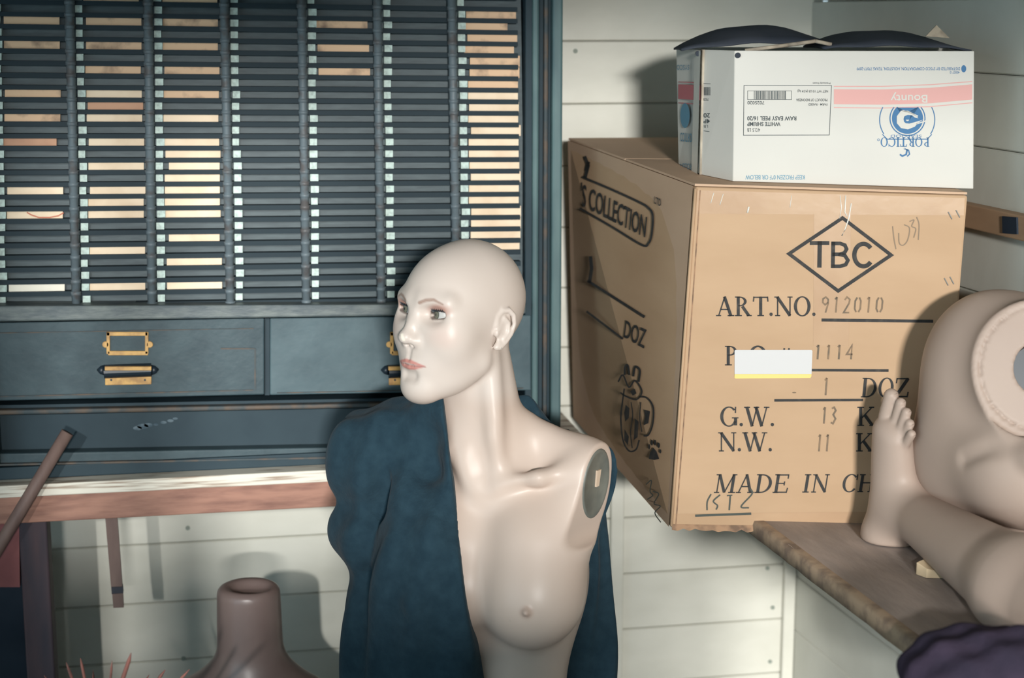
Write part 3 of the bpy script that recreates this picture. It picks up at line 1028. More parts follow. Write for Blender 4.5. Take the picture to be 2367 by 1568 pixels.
# top flaps (a hair above the carton, meeting in the middle)
mid = lambda t: (bil([bTL, bTR, fTR, fTL], 0, t), bil([bTL, bTR, fTR, fTL], 1, t))
for t0, t1_ in ((0.005, .497), (.503, .995)):
    a, b = mid(t0)
    c, d = mid(t1_)
    up = ZU * .0008
    MB().hexa([a + ZU * .004, b + ZU * .004, b + up, a + up, c + ZU * .004, d + ZU * .004, d + up, c + up]).build('top_flap', M_CBDS, bx)

cA = lambda x, y: (1560 + x / 3.1986, 420 + y / 3.1986)
cB = lambda x, y: (1560 + x / 3.1986, 780 + y / 3.1986)
# clear tape: a band under the top edge, a vertical strip down the middle
tp = Ink(FF, .0003)
tp.polyg([(1612, 440), (2230, 458), (2228, 498), (1609, 494)])
tp.build('tape', M_TAPE, bx, 'strip of clear packing tape')
tp = Ink(FF, .0004)
tp.polyg([(1882, 448), (1968, 450), (1962, 800), (1880, 800)])
tp.build('tape', M_TAPE, bx, 'strip of clear packing tape')
tp = Ink(FF, .0003)
tp.polyg([(1556, 1188), (2172, 1182), (2172, 1216), (1553, 1219)])
tp.build('tape', M_TAPE, bx, 'strip of clear packing tape')

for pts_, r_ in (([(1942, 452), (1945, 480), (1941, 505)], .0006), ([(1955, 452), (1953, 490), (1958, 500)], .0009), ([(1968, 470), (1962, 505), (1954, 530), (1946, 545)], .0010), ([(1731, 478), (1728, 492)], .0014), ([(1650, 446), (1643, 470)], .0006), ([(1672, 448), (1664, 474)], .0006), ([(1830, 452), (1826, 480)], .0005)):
    MB().tube([FF.pt(x_, y_, .0006) for x_, y_ in pts_], r_, 8).build('tape_glint', M_FILM, bx, True)  # thin white tubes standing in for glints on the clear tape
# printed mark
ik = Ink(FF, .0008)
ik.stroke([(1947.5, 504), (2060, 590), (1937.5, 673), (1824, 587)], 8, closed=True)
ik.build('printed_diamond', M_INK, bx)
ik = Ink(FF, .0008)
ik.stroke([(1872, 562), (1917, 562)], 9).stroke([(1895, 558), (1894, 619)], 10)
ik.stroke([(1926, 559), (1925, 620)], 9)
ik.stroke([(1922, 563), (1942, 563), (1953, 567), (1957, 576), (1952, 585), (1941, 588), (1924, 588)], 8.5)
ik.stroke([(1938, 588), (1953, 591), (1960, 602), (1955, 612), (1942, 616), (1922, 616)], 8.5)
ik.ring(1996, 590, 26, 31, 10, 10, 38, 322)
ik.build('printed_lettering', M_INK, bx, 'black printed letters TBC')
ik = Ink(FF, .0008)
ik.serif('ART.NO.', 1656, 1889, 686, 731)
ik.stroke([(1899, 740), (2157, 743)], 7)
ik.build('printed_lettering', M_INK, bx, 'black printed words ART.NO. and a rule')
def line(name, fn, label=None, m=M_INK, off=.0008):
    ik_ = Ink(FF, off)
    fn(ik_)
    return ik_.build(name, m, bx, label)


line('printed_lettering', lambda k: (k.serif('P', 1675, 1712, 800, 845), k.ring(1752, 823, 21, 24, 8, 4, 10, 170), k.stroke([(1813, 805), (1812, 816)], 4), k.stroke([(1824, 805), (1823, 816)], 4)), 'black printed order number heading half covered by the sticker')
line('printed_rule', lambda k: k.stroke([(1876, 856), (2054, 857)], 6))
line('printed_rule', lambda k: k.stroke([(1790, 926), (1995, 925)], 6))
line('printed_lettering', lambda k: k.serif('DOZ', 1989, 2100, 874, 919, shear=.10), 'black printed word DOZ')
line('printed_lettering', lambda k: k.serif('G.W.', 1664, 1793, 941, 986), 'black printed letters G.W.')
line('printed_lettering', lambda k: k.serif('K', 1981, 2024, 941, 985))
line('printed_lettering', lambda k: k.serif('N.W.', 1660, 1788, 1000, 1044), 'black printed letters N.W.')
line('printed_lettering', lambda k: k.serif('K', 1978, 2020, 1002, 1044))
line('printed_lettering', lambda k: (k.serif('MADE', 1650, 1822, 1097, 1140, shear=.16), k.serif('IN', 1852, 1914, 1097, 1139, shear=.16), k.serif('CH', 1944, 2020, 1097, 1138, shear=.16)), 'black slanted words MADE IN and the start of a country')

# stamped stencil numbers
ik = Ink(FF, .0008)


def digits(ik, s, x0, pitch, top, base, wd, slant=0.08):
    h = base - top
    G = {'9': [[(.75, .35), (.45, .5), (.15, .35), (.15, .12), (.45, 0), (.75, .15), (.78, .45), (.55, 1)]], '1': [[(.5, 0), (.5, 1)], [(.5, 0), (.3, .15)]],
         '2': [[(.15, .2), (.4, 0), (.75, .15), (.7, .4), (.15, 1), (.8, 1)]], '0': [[(.35, .03), (.15, .25), (.15, .75), (.35, .97)], [(.6, .03), (.8, .25), (.8, .75), (.6, .97)]],
         '3': [[(.2, .08), (.5, 0), (.75, .2), (.45, .45), (.8, .7), (.5, 1), (.2, .92)]], '4': [[(.7, 1), (.7, 0), (.15, .65), (.85, .65)]]}
    for n_, c_ in enumerate(s):
        for st in G.get(c_, []):
            ik.stroke([(x0 + n_ * pitch + a * pitch * .8 + slant * (1 - b) * h, top + b * h) for a, b in st], wd)


digits(ik, '912010', 1897, 25.0, 687, 723, 3.8)
ik.build('stamped_number', M_INKL, bx, 'faint stamped number 912010')
ik = Ink(FF, .0008)
digits(ik, '1114', 1880, 24.5, 798, 831, 4.2)
ik.build('stamped_number', M_INKL, bx, 'faint stamped number 1114')
line('stamped_number', lambda k: digits(k, '1', 1898, 26, 874, 914, 4), 'faint stamped number 1', M_INKL)
line('stamped_number', lambda k: digits(k, '13', 1896, 21, 942, 980, 4), 'faint stamped number 13', M_INKL)
line('stamped_number', lambda k: digits(k, '11', 1886, 18, 1005, 1044, 4), 'faint stamped number 11', M_INKL)
line('ink_speck', lambda k: k.disc(1836, 908, 5, 1.6, 8), None, M_INKL)
# pen and pencil
ik = Ink(FF, .0008, cA)
ik.curve([(1610, 330), (1620, 420), (1635, 500)], 8).curve([(1695, 318), (1735, 345), (1722, 430), (1690, 470), (1660, 455), (1655, 380)], 8)
ik.curve([(1735, 295), (1768, 285), (1752, 330), (1782, 350), (1766, 415)], 8).curve([(1788, 262), (1806, 320), (1800, 432)], 8)
ik.build('handwriting', M_PENCIL, bx, 'pencilled number on the upper right')
ik = Ink(FF, .0009, cB)
ik.curve([(268, 1160), (240, 1215), (238, 1280)], 11).curve([(335, 1165), (285, 1212), (315, 1245), (305, 1275)], 11)
ik.curve([(385, 1172), (425, 1168)], 9).curve([(410, 1172), (402, 1280)], 12).curve([(560, 1120), (570, 1160), (490, 1252), (548, 1262)], 11)
ik.stroke([(150, 1320), (565, 1305)], 17)
ik.build('handwriting', M_PEN, bx, 'underlined pen scrawl at the lower left')
# sticker
ik = Ink(FF, .0013)
ik.polyg([(1700, 809), (1876, 809), (1878, 812), (1876, 865), (1698, 865), (1698, 811)])
st = ik.build('sticker', M_STKW, bx, 'blank white sticker with a yellow strip')
ik = Ink(FF, .0013)
ik.polyg([(1698, 865.2), (1876, 865.2), (1875.5, 871), (1873, 874), (1700, 875.5), (1697.5, 873)])
ik.build('sticker_strip', M_STKY, st, 'yellow strip')
# staples
for (x, y) in ((2192, 490), (2210, 486), (2183, 643), (2196, 640)):
    p1, p2 = FF.pt(x, y, .0015), FF.pt(x + 9, y + 17, .0015)
    MB().tube([p1, p2], .0008, 6).build('staple', M_STAPLE, bx)

# left face print: lines follow the side panel
FLs = Face(bTL + nL * .0012, nL)
c3 = lambda x, y: (1290 + x / 1.6, 280 + y / 1.6)
ik = Ink(FLs, .0010, c3)
ik.curve([(88, 206), (200, 254), (300, 300), (335, 322), (350, 350), (346, 420), (334, 452), (310, 458), (200, 392), (80, 322)], 8)
ik.stroke([(108, 590), (320, 725)], 10).stroke([(105, 704), (240, 806)], 8)
ik.stroke([(98, 130), (112, 165), (100, 210)], 12).stroke([(112, 150), (104, 185)], 14)
ik.stroke([(120, 500), (124, 545), (116, 600)], 13)
ik.text("'S COLLECTION", [(82, 312), (322, 432), (330, 352), (86, 226)], bold=.012)
ik.text('DOZ', [(242, 800), (318, 843), (328, 772), (250, 736)], bold=.01)
ik.text('LTD', [(356, 304), (380, 316), (381, 290), (357, 278)], bold=.01)
ik.build('printed_lettering', M_INK, bx, 'black print on the shaded left side')
ik = Ink(FLs, .0010, c3)
ik.polyg([(335, 1250), (340, 1228), (352, 1208), (364, 1222), (374, 1250), (356, 1254)])
for x, y, rx, ry in ((337, 1205, 4, 10), (347, 1190, 4, 11), (359, 1190, 4, 11), (372, 1200, 5, 10), (378, 1222, 4, 8)):
    ik.disc(x, y, rx, ry, 12)
ik.build('printed_paw', M_INK, bx)
ik = Ink(FLs, .0010, c3)       # loose ink sketch, generic
ik.curve([(245, 990), (238, 1040), (232, 1100), (240, 1180), (262, 1220), (288, 1215), (300, 1180)], 6)
ik.curve([(300, 1020), (330, 1025), (352, 1060), (350, 1120), (335, 1160), (316, 1165)], 6)
ik.curve([(222, 965), (240, 940), (262, 985), (285, 960), (310, 1000), (290, 1030), (255, 1020), (230, 1005)], 6)
ik.curve([(246, 940), (248, 910), (258, 905), (264, 940)], 8).curve([(278, 945), (285, 910), (302, 922), (298, 965)], 8)
for pts_ in ([(250, 1050), (264, 1062), (262, 1098), (248, 1112), (244, 1080)], [(318, 1068), (340, 1074), (334, 1118), (316, 1126), (322, 1092)], [(284, 1100), (298, 1112), (294, 1170), (280, 1180)], [(246, 1140), (262, 1168), (258, 1200), (244, 1180)], [(266, 1000), (284, 990), (290, 1008), (276, 1016)]):
    ik.polyg(pts_)
ik.curve([(270, 1040), (276, 1090), (268, 1150), (274, 1210)], 4).curve([(306, 1040), (302, 1100), (310, 1150)], 4)
ik.build('printed_sketch', M_INK, bx, 'loose black ink sketch')
ik = Ink(FLs, .0010, c3)
ik.curve([(325, 1345), (345, 1330), (340, 1370), (350, 1385), (330, 1400)], 4).curve([(350, 1370), (372, 1380), (355, 1415), (378, 1425), (358, 1450), (380, 1485)], 4)
ik.build('handwriting', M_PEN, bx, 'thin pen squiggle near the bottom')
# front-left corner: pale worn fold line
fold = MB()
fold.tube([FF.pt(1608, 436, .001), FF.pt(1580, 820, .001), FF.pt(1552, 1216, .001)], .0022, 8)
fold.build('worn_corner', M_CBD, bx, True)

fold = Ink(FF, .0006)
fold.strip([(1617, 440), (1591, 820), (1561, 1212)], [(1620, 440), (1594, 820), (1564, 1212)])
fold.build('fold_line', M_CBDE, bx)

# ------------------------------------------------------------------ WHITE CARTON on top
wbx = thing('white_carton', 'white printed seafood carton upside down on top of the large cardboard box', 'box')
nT = np.cross(fTR - fTL, bTL - fTL)
topz = lambda p: fTL[2] + .0046 - ((p[0] - fTL[0]) * nT[0] + (p[1] - fTL[1]) * nT[1]) / nT[2]
front_d = 2.42
F1b, F2b = at(1694, 424, 2.432), at(2250, 440, 2.405)
F1t, F2t = at(1698, 119, 2.432), at(2252, 116, 2.405)
L1b, L1t = at(1619, 412, 2.50), at(1626, 116, 2.50)
L2b, L2t = at(1568, 392, 2.62), at(1563, 112, 2.62)
zt_w = (F1t[2] + F2t[2]) / 2
fwd = FH
B1 = L1b + fwd * .19 + RT * .02
B2 = F2b + fwd * .26 - RT * .05
R2 = F2b + fwd * .20 + RT * .0
R1 = F2b + fwd * .06 + RT * .002


def flat(p, z):
    return np.array([p[0], p[1], z])


ringb = [F1b, F2b, R1, R2, B2, B1, L2b, L1b]
ringt = [F1t, F2t, R1, R2, B2, B1, L2t, L1t]
vb = [flat(p, topz(p)) for p in ringb]
vt = [flat(p, zt_w) for p in ringt]
# front and flank planes
cart = MB()
nn = len(vb)
TK = .004
cen = sum(vt) / nn
vti = [p + (cen - p) / np.linalg.norm(cen - p) * TK for p in vt]
vbi = [p + ZU * .004 + (cen - p) * np.array([1, 1, 0]) / np.linalg.norm(cen - p) * TK for p in vb]
cart.add(vb + vt + vti + vbi, [(i, (i + 1) % nn, nn + (i + 1) % nn, nn + i) for i in range(nn)] +
         [(nn + i, nn + (i + 1) % nn, 2 * nn + (i + 1) % nn, 2 * nn + i) for i in range(nn)] +
         [(2 * nn + i, 2 * nn + (i + 1) % nn, 3 * nn + (i + 1) % nn, 3 * nn + i) for i in range(nn)] +
         [tuple(range(nn))[::-1], tuple(range(3 * nn, 4 * nn))])
cart.build('carton', M_WBOX, wbx, bevel=.002)
WF = Face(vb[0], np.cross(vb[1] - vb[0], vt[0] - vb[0]))
WC = Face(vb[7], np.cross(vb[0] - vb[7], vt[7] - vb[7]))
WL = Face(vb[6], np.cross(vb[7] - vb[6], vt[6] - vb[6]))


# curled top flaps bulging upwards, their shade put into the dark colour
def flap(name, px0, px1, d0, d1, peak, ybase0, ybase1, parent):
    n_, k_ = 18, 6
    top, bot = [], []
    for iu in range(n_ + 1):
        u = iu / n_
        px = px0 + (px1 - px0) * u
        for iv in range(k_ + 1):
            v = iv / k_
            d_ = d0 + (d1 - d0) * v
            yb = ybase0 + (ybase1 - ybase0) * u
            p = at(px, yb, d0) + FH * (d_ - d0)
            hgt = peak * (math.sin(PI * min(1, max(0, u))) ** .8) * (math.sin(PI * (.12 + .88 * v) * .62)) + .001 * math.sin(u * 17 + v * 4)
            p = p + ZU * (hgt + .0015)
            top.append(p)
            bot.append(p - ZU * .003)
    W_ = k_ + 1
    N2 = len(top)
    fs = []
    for iu in range(n_):
        for iv in range(k_):
            a_ = iu * W_ + iv
            fs += [(a_, a_ + W_, a_ + W_ + 1, a_ + 1), (N2 + a_, N2 + a_ + 1, N2 + a_ + W_ + 1, N2 + a_ + W_)]
    for iu in range(n_):
        a_ = iu * W_
        fs += [(a_, N2 + a_, N2 + a_ + W_, a_ + W_), (a_ + k_, a_ + W_ + k_, N2 + a_ + W_ + k_, N2 + a_ + k_)]
    for iv in range(k_):
        a_ = n_ * W_ + iv
        fs += [(iv, iv + 1, N2 + iv + 1, N2 + iv), (a_, N2 + a_, N2 + a_ + 1, a_ + 1)]
    return MB().add(top + bot, fs).build(name, M_FLAP, parent, True)


flap('top_flap', 1576, 1935, 2.475, 2.60, .030, 116, 104, wbx)
flap('top_flap', 1905, 2246, 2.425, 2.60, .024, 112, 116, wbx)
# pale torn edge between the flaps and a torn corner standing up
te = MB()
for (a, b, d_) in (((1722, 117), (1822, 104), 2.436), ((1822, 104), (1885, 95), 2.436), ((1885, 95), (1922, 103), 2.436)):
    te.tube([at(*a, d_), at(*b, d_)], .0028, 8)
te.build('torn_edge', M_FLAPE, wbx, True)
tc_ = MB()
c0, c1, c2 = at(2140, 84, 2.46), at(2195, 88, 2.48), at(2165, 58, 2.47)
tc_.add([c0, c1, c2, c0 + FH * .004, c1 + FH * .004, c2 + FH * .004], [(0, 1, 2), (3, 5, 4), (0, 3, 4, 1), (1, 4, 5, 2), (2, 5, 3, 0)])
tc_.build('torn_corner', M_FLAPE, wbx)

cW = lambda x, y: (1540 + x / 3.1145, 20 + y / 3.1145)
# pink band
ik = Ink(WF, .0005, cW)
ik.strip([(1207, 580), (1550, 582), (1900, 570), (2203, 545)], [(1207, 688), (1550, 692), (1900, 682), (2203, 655)])
ik.stroke([(1207, 560), (1550, 560), (1900, 548), (2203, 525)], 7).stroke([(1207, 712), (1550, 716), (1900, 706), (2203, 678)], 7)
ik.build('printed_band', M_PINK, wbx, 'faded pink printed band')
ik = Ink(WF, .0010, cW)
ik.rtext('Bounty', 1615, 1880, 602, 678, bold=.01)
ik.build('printed_lettering', M_WBOX, wbx, 'white word Bounty')
ik = Ink(WF, .0006, cW)
ik.strip([(1737 + 112 * math.cos(R_(t)), 790 - 112 * math.sin(R_(t))) for t in range(132, 409, 6)], [(1737 + 20 * math.cos(R_(t)), 770 - 40 * math.sin(R_(t))) for t in range(132, 409, 6)])
ik.polyg([(1660, 712), (1815, 712), (1752, 800), (1722, 800)])
ik.ring(1737, 790, 130, 128, 8, 8, 140, 400)
ik.ring(1735, 800, 202, 196, 7, 7, 152, 212)
ik.ring(1735, 800, 202, 196, 7, 7, 328, 388)
ik.stroke([(1590, 940), (1885, 940)], 6)
ik.stroke([(1556, 905), (1590, 940)], 6).stroke([(1912, 905), (1880, 940)], 6)
ik.rtext('SEAFOOD', 1615, 1838, 908, 928)
ik.build('printed_emblem', M_BLUE, wbx, 'round blue shrimp emblem')
ik = Ink(WF, .0012, cW)
sp = [(1815, 790), (1790, 760), (1740, 735), (1690, 735), (1660, 775), (1660, 825), (1690, 860), (1740, 870), (1790, 850), (1815, 820)]
ik.strip(sp, [(1790, 785), (1770, 768), (1738, 765), (1715, 775), (1708, 795), (1712, 815), (1725, 826), (1750, 828), (1780, 820), (1850, 800)])
ik.stroke([(1800, 830), (1860, 812), (1880, 800)], 9).stroke([(1700, 735), (1745, 745), (1812, 775)], 10)
ik.build('printed_shrimp', M_WBOX, wbx, 'white shrimp in the emblem')
ik = Ink(WF, .0006, cW)


def rserif(ik, s, x0, x1, y0, y1):
    base = ik.conv
    ik.conv = lambda x, y: base(x0 + x1 - x, y0 + y1 - y)
    ik.serif(s, x0, x1, y0, y1)
    ik.conv = base


rserif(ik, 'PORTICO', 1540, 1895, 928, 994)
ik.ring(1528, 945, 9, 9, 3, 3)
ik.stroke([(1735, 1012), (1728, 1050), (1700, 1062), (1682, 1050)], 12).stroke([(1735, 1064), (1752, 1048), (1745, 1020), (1722, 1012)], 9).ring(1718, 1010, 7, 7, 3, 3)
ik.build('printed_lettering', M_BLUE, wbx, 'blue word PORTICO with a script letter')
ik = Ink(WF, .0006, cW)
ik.rtext('DISTRIBUTED BY SYSCO CORPORATION, HOUSTON, TEXAS 77077-2099', 1372, 2115, 419, 444, bold=.012)
ik.rtext('4000713', 2042, 2112, 450, 468, bold=.01)
ik.disc(2142, 433, 18, 26, 18)
ik.build('printed_lettering', M_BLUE, wbx, 'small blue distributor line')
ik = Ink(WF, .0006, cW)
ik.rtext('KEEP FROZEN 0°F OR BELOW', 570, 997, 1198, 1233, bold=.01)
ik.build('printed_lettering', M_TEAL, wbx, 'blue line KEEP FROZEN 0°F OR BELOW')
ik = Ink(WF, .0006, cW)
ik.stroke([(560, 553), (1190, 554), (1174, 910), (556, 912)], 4, closed=True)
ik.stroke([(586, 592), (903, 592), (902, 655), (586, 655)], 3, closed=True)
x = 632
while x < 858:
    wd = random.choice([3, 4, 6])
    ik.polyg([(x, 594), (x + wd, 594), (x + wd, 653), (x, 653)])
    x += wd + random.choice([3, 4, 6])
ik.rtext('7025020', 585, 706, 665, 690, bold=.01)
ik.rtext('RAW EASY PEEL 16/20', 583, 937, 775, 806, bold=.02)
ik.rtext('WHITE SHRIMP', 583, 822, 816, 846, bold=.02)
ik.rtext('4/2.5 LB', 583, 676, 860, 887)
ik.rtext('NET WT 10 LB (4.54 kg)', 945, 1165, 582, 604, bold=.01)
ik.rtext('PRODUCT OF INDONESIA', 936, 1160, 648, 668, bold=.01)
ik.rtext('FARM - RAISED', 1022, 1160, 682, 698, bold=.01)
ik.rtext('Previously frozen', 1055, 1182, 527, 544, bold=.01)
ik.build('printed_label', M_LBL, wbx, 'black outlined product label with a barcode')
# chamfered flank
ik = Ink(WC, .0006, cW)
ik.stroke([(268, 540), (470, 548), (461, 908), (270, 880)], 4)
for x in range(272, 350, 8):
    ik.polyg([(x, 565), (x + 5, 565), (x + 5, 625), (x, 625)])
ik.rtext('INDONESIA', 372, 456, 578, 598, bold=.01)
ik.rtext('PRODUCT', 370, 452, 640, 660, bold=.01)
ik.rtext('RAISED', 400, 452, 672, 694, bold=.01)
ik.rtext('7025', 268, 305, 645, 664, bold=.01)
ik.rtext('16/20', 268, 372, 752, 786, bold=.02)
ik.rtext('IMP', 268, 335, 796, 826, bold=.02)
ik.rtext('LB', 270, 300, 838, 858)
ik.rtext('frozen', 412, 470, 520, 536)
ik.build('printed_label', M_LBL, wbx, 'product label running onto the corner face')
ik = Ink(WL, .0006, cW)
ik.polyg([(86, 545), (245, 552), (245, 660), (86, 650)])
ik.stroke([(86, 528), (245, 534)], 6).stroke([(86, 678), (245, 690)], 6)
ik.build('printed_band', M_PINKD, wbx, 'pink band on the shaded side')
ik = Ink(WL, .0008, cW)
ik.disc(135, 770, 34, 90, 24)
ik.text('PORTICO', [(195, 900), (100, 892), (100, 955), (195, 965)], bold=.01)
ik.rtext('SYSCO', 75, 165, 405, 440)
ik.rtext('FROZEN', 100, 195, 1115, 1160)
ik.build('printed_emblem', M_TEAL, wbx, 'blue emblem on the shaded side')
# clear tape wrapped round the left end
ik = Ink(WL, .0010)
ik.polyg([(1606, 116), (1619, 117), (1612, 408), (1598, 402)])
ik.build('tape', M_FILM, wbx, 'clear shiny tape')
sm = MB()
sm.tube([flat(L1b, topz(L1b)) - FH * .001, flat(L1t, zt_w) - FH * .001], .0022, 8)
sm.build('scuffed_seam', M_WBOXS, wbx, True)
kn = MB()
for p, r in ((at(1706, 128, 2.428), .004), (at(1614, 124, 2.495), .004)):
    kn.tube([p, p + FH * .004], r, 10)
kn.build('torn_hole', M_FLAP, wbx)

# ------------------------------------------------------------------ MANNEQUIN (head and torso in one skin)
camR, camF = RT, FH           # horizontal axes as the lens sees them


def frame_yaw(deg, pitch=0.0, roll=0.0):
    """rows: subject's right, forward, up in world; facing the camera turned deg towards the viewer's left, chin raised by pitch"""
    a = R_(deg)
    fw_ = -camF * math.cos(a) - camR * math.sin(a)
    rt_ = np.cross(fw_, ZU)
    p_ = R_(pitch)
    f2 = fw_ * math.cos(p_) + ZU * math.sin(p_)
    u2 = np.cross(rt_, f2)
    r_ = R_(roll)
    return np.array([rt_ * math.cos(r_) + u2 * math.sin(r_), f2, u2 * math.cos(r_) - rt_ * math.sin(r_)])


TA = frame_yaw(17)
HA = frame_yaw(46, 5)
HS = 0.95                              # head size
NOTCH = at(1122, 1112, 2.29)
TO = NOTCH - TA[1] * 0.020            # torso origin: under the notch on the body axis
HO = at(1065, 747, 2.335)             # head centre
EYC = [(-.0345, .0640, .019), (.0345, .0640, .019)]
LIP_U = [(-.0275, .0800, -.0560), (-.015, .0900, -.0535), (-.0045, .0945, -.0515), (0, .0942, -.0522), (.0045, .0945, -.0515), (.015, .0900, -.0535), (.0275, .0800, -.0560)]
LIP_L = [(-.0240, .0815, -.0572), (-.012, .0910, -.0600), (0, .0940, -.0608), (.012, .0910, -.0600), (.0240, .0815, -.0572)]


def lidn(e, s):
    return np.array([s * .10, -math.sin(R_(e)), math.cos(R_(e))]) / np.linalg.norm([.10, math.sin(R_(e)), math.cos(R_(e))])


MLINE = [(-.0275, .0835, -.0566), (-.014, .0945, -.0567), (0, .0985, -.0570), (.014, .0945, -.0567), (.0275, .0835, -.0566)]


def head_sdf(p):
    d = ell(p, (0, -.012, .036), (.0735, .0960, .0885))
    d = smin(d, ell(p, (0, .034, .016), (.0610, .0600, .078)), .03)
    d = smin(d, ell(p, (0, .034, -.046), (.0560, .0540, .060)), .035)
    for s in (-1, 1):
        d = smin(d, cap(p, (s * .050, .006, -.050), (s * .016, .070, -.092), .015, .014), .034)
        d = smin(d, ell(p, (s * .042, .056, -.012), (.022, .021, .026)), .040)
        d = smin(d, cap(p, (s * .012, .084, .037), (s * .047, .070, .038), .0090), .016)
    d = smin(d, ell(p, (0, .070, -.056), (.032, .0225, .028)), .022)
    d = smin(d, ell(p, (0, .0755, -.0940), (.0200, .0170, .0155)), .022)
    # sockets
    for s in (-1, 1):
        d = smax(d, -ell(p, (s * .0350, .0950, .019), (.0215, .0205, .0130)), .012)
    # nose
    nz = cap(p, (0, .0800, .030), (0, .1050, -.0140), .0066, .0086)
    nz = smin(nz, ell(p, (0, .1055, -.0175), (.0100, .0100, .0088)), .008)
    for s in (-1, 1):
        nz = smin(nz, ell(p, (s * .0120, .0940, -.0205), (.0068, .0115, .0072)), .006)
    d = smin(d, nz, .011)
    for s in (-1, 1):
        d = smax(d, -ell(p, (s * .0058, .0990, -.0280), (.0032, .0060, .0038)), .003)
        d = smax(d, -cap(p, (s * .0175, .0935, -.0170), (s * .0185, .0860, -.0260), .0010), .006)
    # lids
    for s, c in ((-1, EYC[0]), (1, EYC[1])):
        b = sphere(p, c, .0166)
        q = p - np.array(c)
        up_ = smax(b, -(q @ lidn(19, -s)), .0015)
        lo_ = smax(b, (q @ lidn(-19, -s)), .0015)
        d = smin(d, up_, .0035)
        d = smin(d, lo_, .0045)
        d = smax(d, -np.maximum.reduce([q @ lidn(19, -s), -(q @ lidn(-19, -s)), sphere(p, (c[0], c[1] + .012, c[2]), .0152)]), .0012)
    # mouth
    d = smin(d, poly(p, LIP_U, [.0010, .0024, .0028, .0025, .0028, .0024, .0010]), .008)
    d = smin(d, poly(p, LIP_L, [.0010, .0032, .0040, .0032, .0010]), .008)
    d = smax(d, -poly(p, MLINE, .0009), .0022)
    d = smax(d, -cap(p, (0, .0975, -.0340), (0, .0995, -.0470), .0012), .007)
    d = smax(d, -cap(p, (-.008, .0960, -.0725), (.008, .0960, -.0725), .0020), .016)
    # ears
    for s in (-1, 1):
        def E_(yy, zz, lift=0.0):
            yy, zz = yy * .92, zz * .92
            return (s * (.0695 + .34 * max(0, .010 - yy) * .9 + lift), -.013 + yy, -.000 + zz)
        rim = [E_(.008, .006), E_(.007, .020), E_(-.001, .0295), E_(-.012, .030), E_(-.0205, .022), E_(-.0225, .008), E_(-.018, -.008), E_(-.010, -.020), E_(-.001, -.0285), E_(.006, -.029)]
        e = ell(p, E_(-.007, .002, -.004), (.0050, .0150, .0260))
        e = smin(e, ell(p, E_(.001, -.026, -.001), (.0048, .0065, .0070)), .005)
        e = smin(e, poly(p, rim, [.0036, .0038, .0040, .0040, .0038, .0034, .0032, .0034, .0042, .0044]), .0030)
        e = smin(e, poly(p, [E_(-.004, .018, .001), E_(-.0125, .010, .001), E_(-.0125, -.004, .001), E_(-.005, -.016, .001)], .0024), .004)
        e = smax(e, -ell(p, E_(-.003, .000, .007), (.0050, .0050, .0080)), .005)
        e = smin(e, ell(p, E_(.008, -.006, .001), (.0040, .0035, .0055)), .004)
        d = smin(d, e, .0045)
    return d


H2T = HA @ TA.T            # head axes expressed in torso axes
HOT = TA @ (HO - TO)


def to_head(p):
    return (p - HOT) @ H2T.T / HS


def hp(q):
    """head-local -> torso-local"""
    return HOT + HS * np.array(q, float) @ H2T


def torso_sdf(p):
    d = ell(p, (0, -.050, -.150), (.130, .080, .190))
    d = smin(d, ell(p, (0, -.045, -.050), (.120, .058, .080)), .04)
    for s in (-1, 1):
        d = smin(d, cap(p, (s * .040, -.058, .058), (s * .138, -.045, .022), .022, .026), .045)     # trapezius
        d = smin(d, ell(p, (s * .128, -.042, -.014), (.042, .046, .058)), .040)                     # shoulder
        d = smin(d, cap(p, (s * .070, .010, -.075), (s * .115, -.010, -.060), .032), .05)           # pectoral
        d = smin(d, ell(p, (s * .070, .014, -.140), (.070, .060, .085)), .050)                      # breast
        d = smin(d, ell(p, (s * .072, .038, -.166), (.060, .052, .058)), .040)
        d = smin(d, ell(p, (s * .082, .0950, -.1600), (.0032, .0040, .0032)), .010)
        if s > 0:
            d = smin(d, cap(p, (.010, .014, -.006), (.052, .004, .036), .0070, .0065), .018)
            continue
        d = smin(d, cap(p, (s * .016, .014, -.004), (s * .075, .011, .011), .0080, .0075), .018)    # clavicle
        d = smin(d, cap(p, (s * .075, .011, .011), (s * .140, -.028, .028), .0075, .010), .022)
        d = smax(d, -ell(p, (s * .060, .008, .046), (.036, .014, .013)), .034)                      # hollow above it
    d = smin(d, ell(p, (0, -.045, -.36), (.100, .072, .16)), .05)
    # neck
    top = hp((0, -.030, -.035))
    d = smin(d, cap(p, (0, -.042, -.015), top, .052, .0480), .032)
    for s, kk, ra in ((-1, .022, .0100), (1, .045, .0050)):
        d = smin(d, poly(p, [hp((s * .050, -.016, -.045)), hp((s * .050, -.004, -.100)) * .55 + np.array([s * .030, .0, .05]) * .45, np.array([s * .012, .014, .0])], [ra, ra, ra * .8]), kk)
    d = smax(d, -ell(p, (0, .036, .016), (.018, .012, .022)), .030)
    # sockets of the arms: flat cuts
    for s in (-1, 1):
        n_ = np.array([s * .955, .27, -.08])
        n_ = n_ / np.linalg.norm(n_)
        d = smax(d, -smax(-((p - np.array([s * .1445, -.03, -.02])) @ n_), -(p[:, 2] + .090), .030), .004)
    d = smax(d, -.44 - p[:, 2], .003)
    return d


def body_sdf(p):
    d = torso_sdf(p)
    h = np.full(len(p), 1.0)
    q = to_head(p)
    near = L(q) < .22
    if near.any():
        h[near] = HS * head_sdf(q[near])
        d[near] = smin(d[near], h[near], .010)
    return d


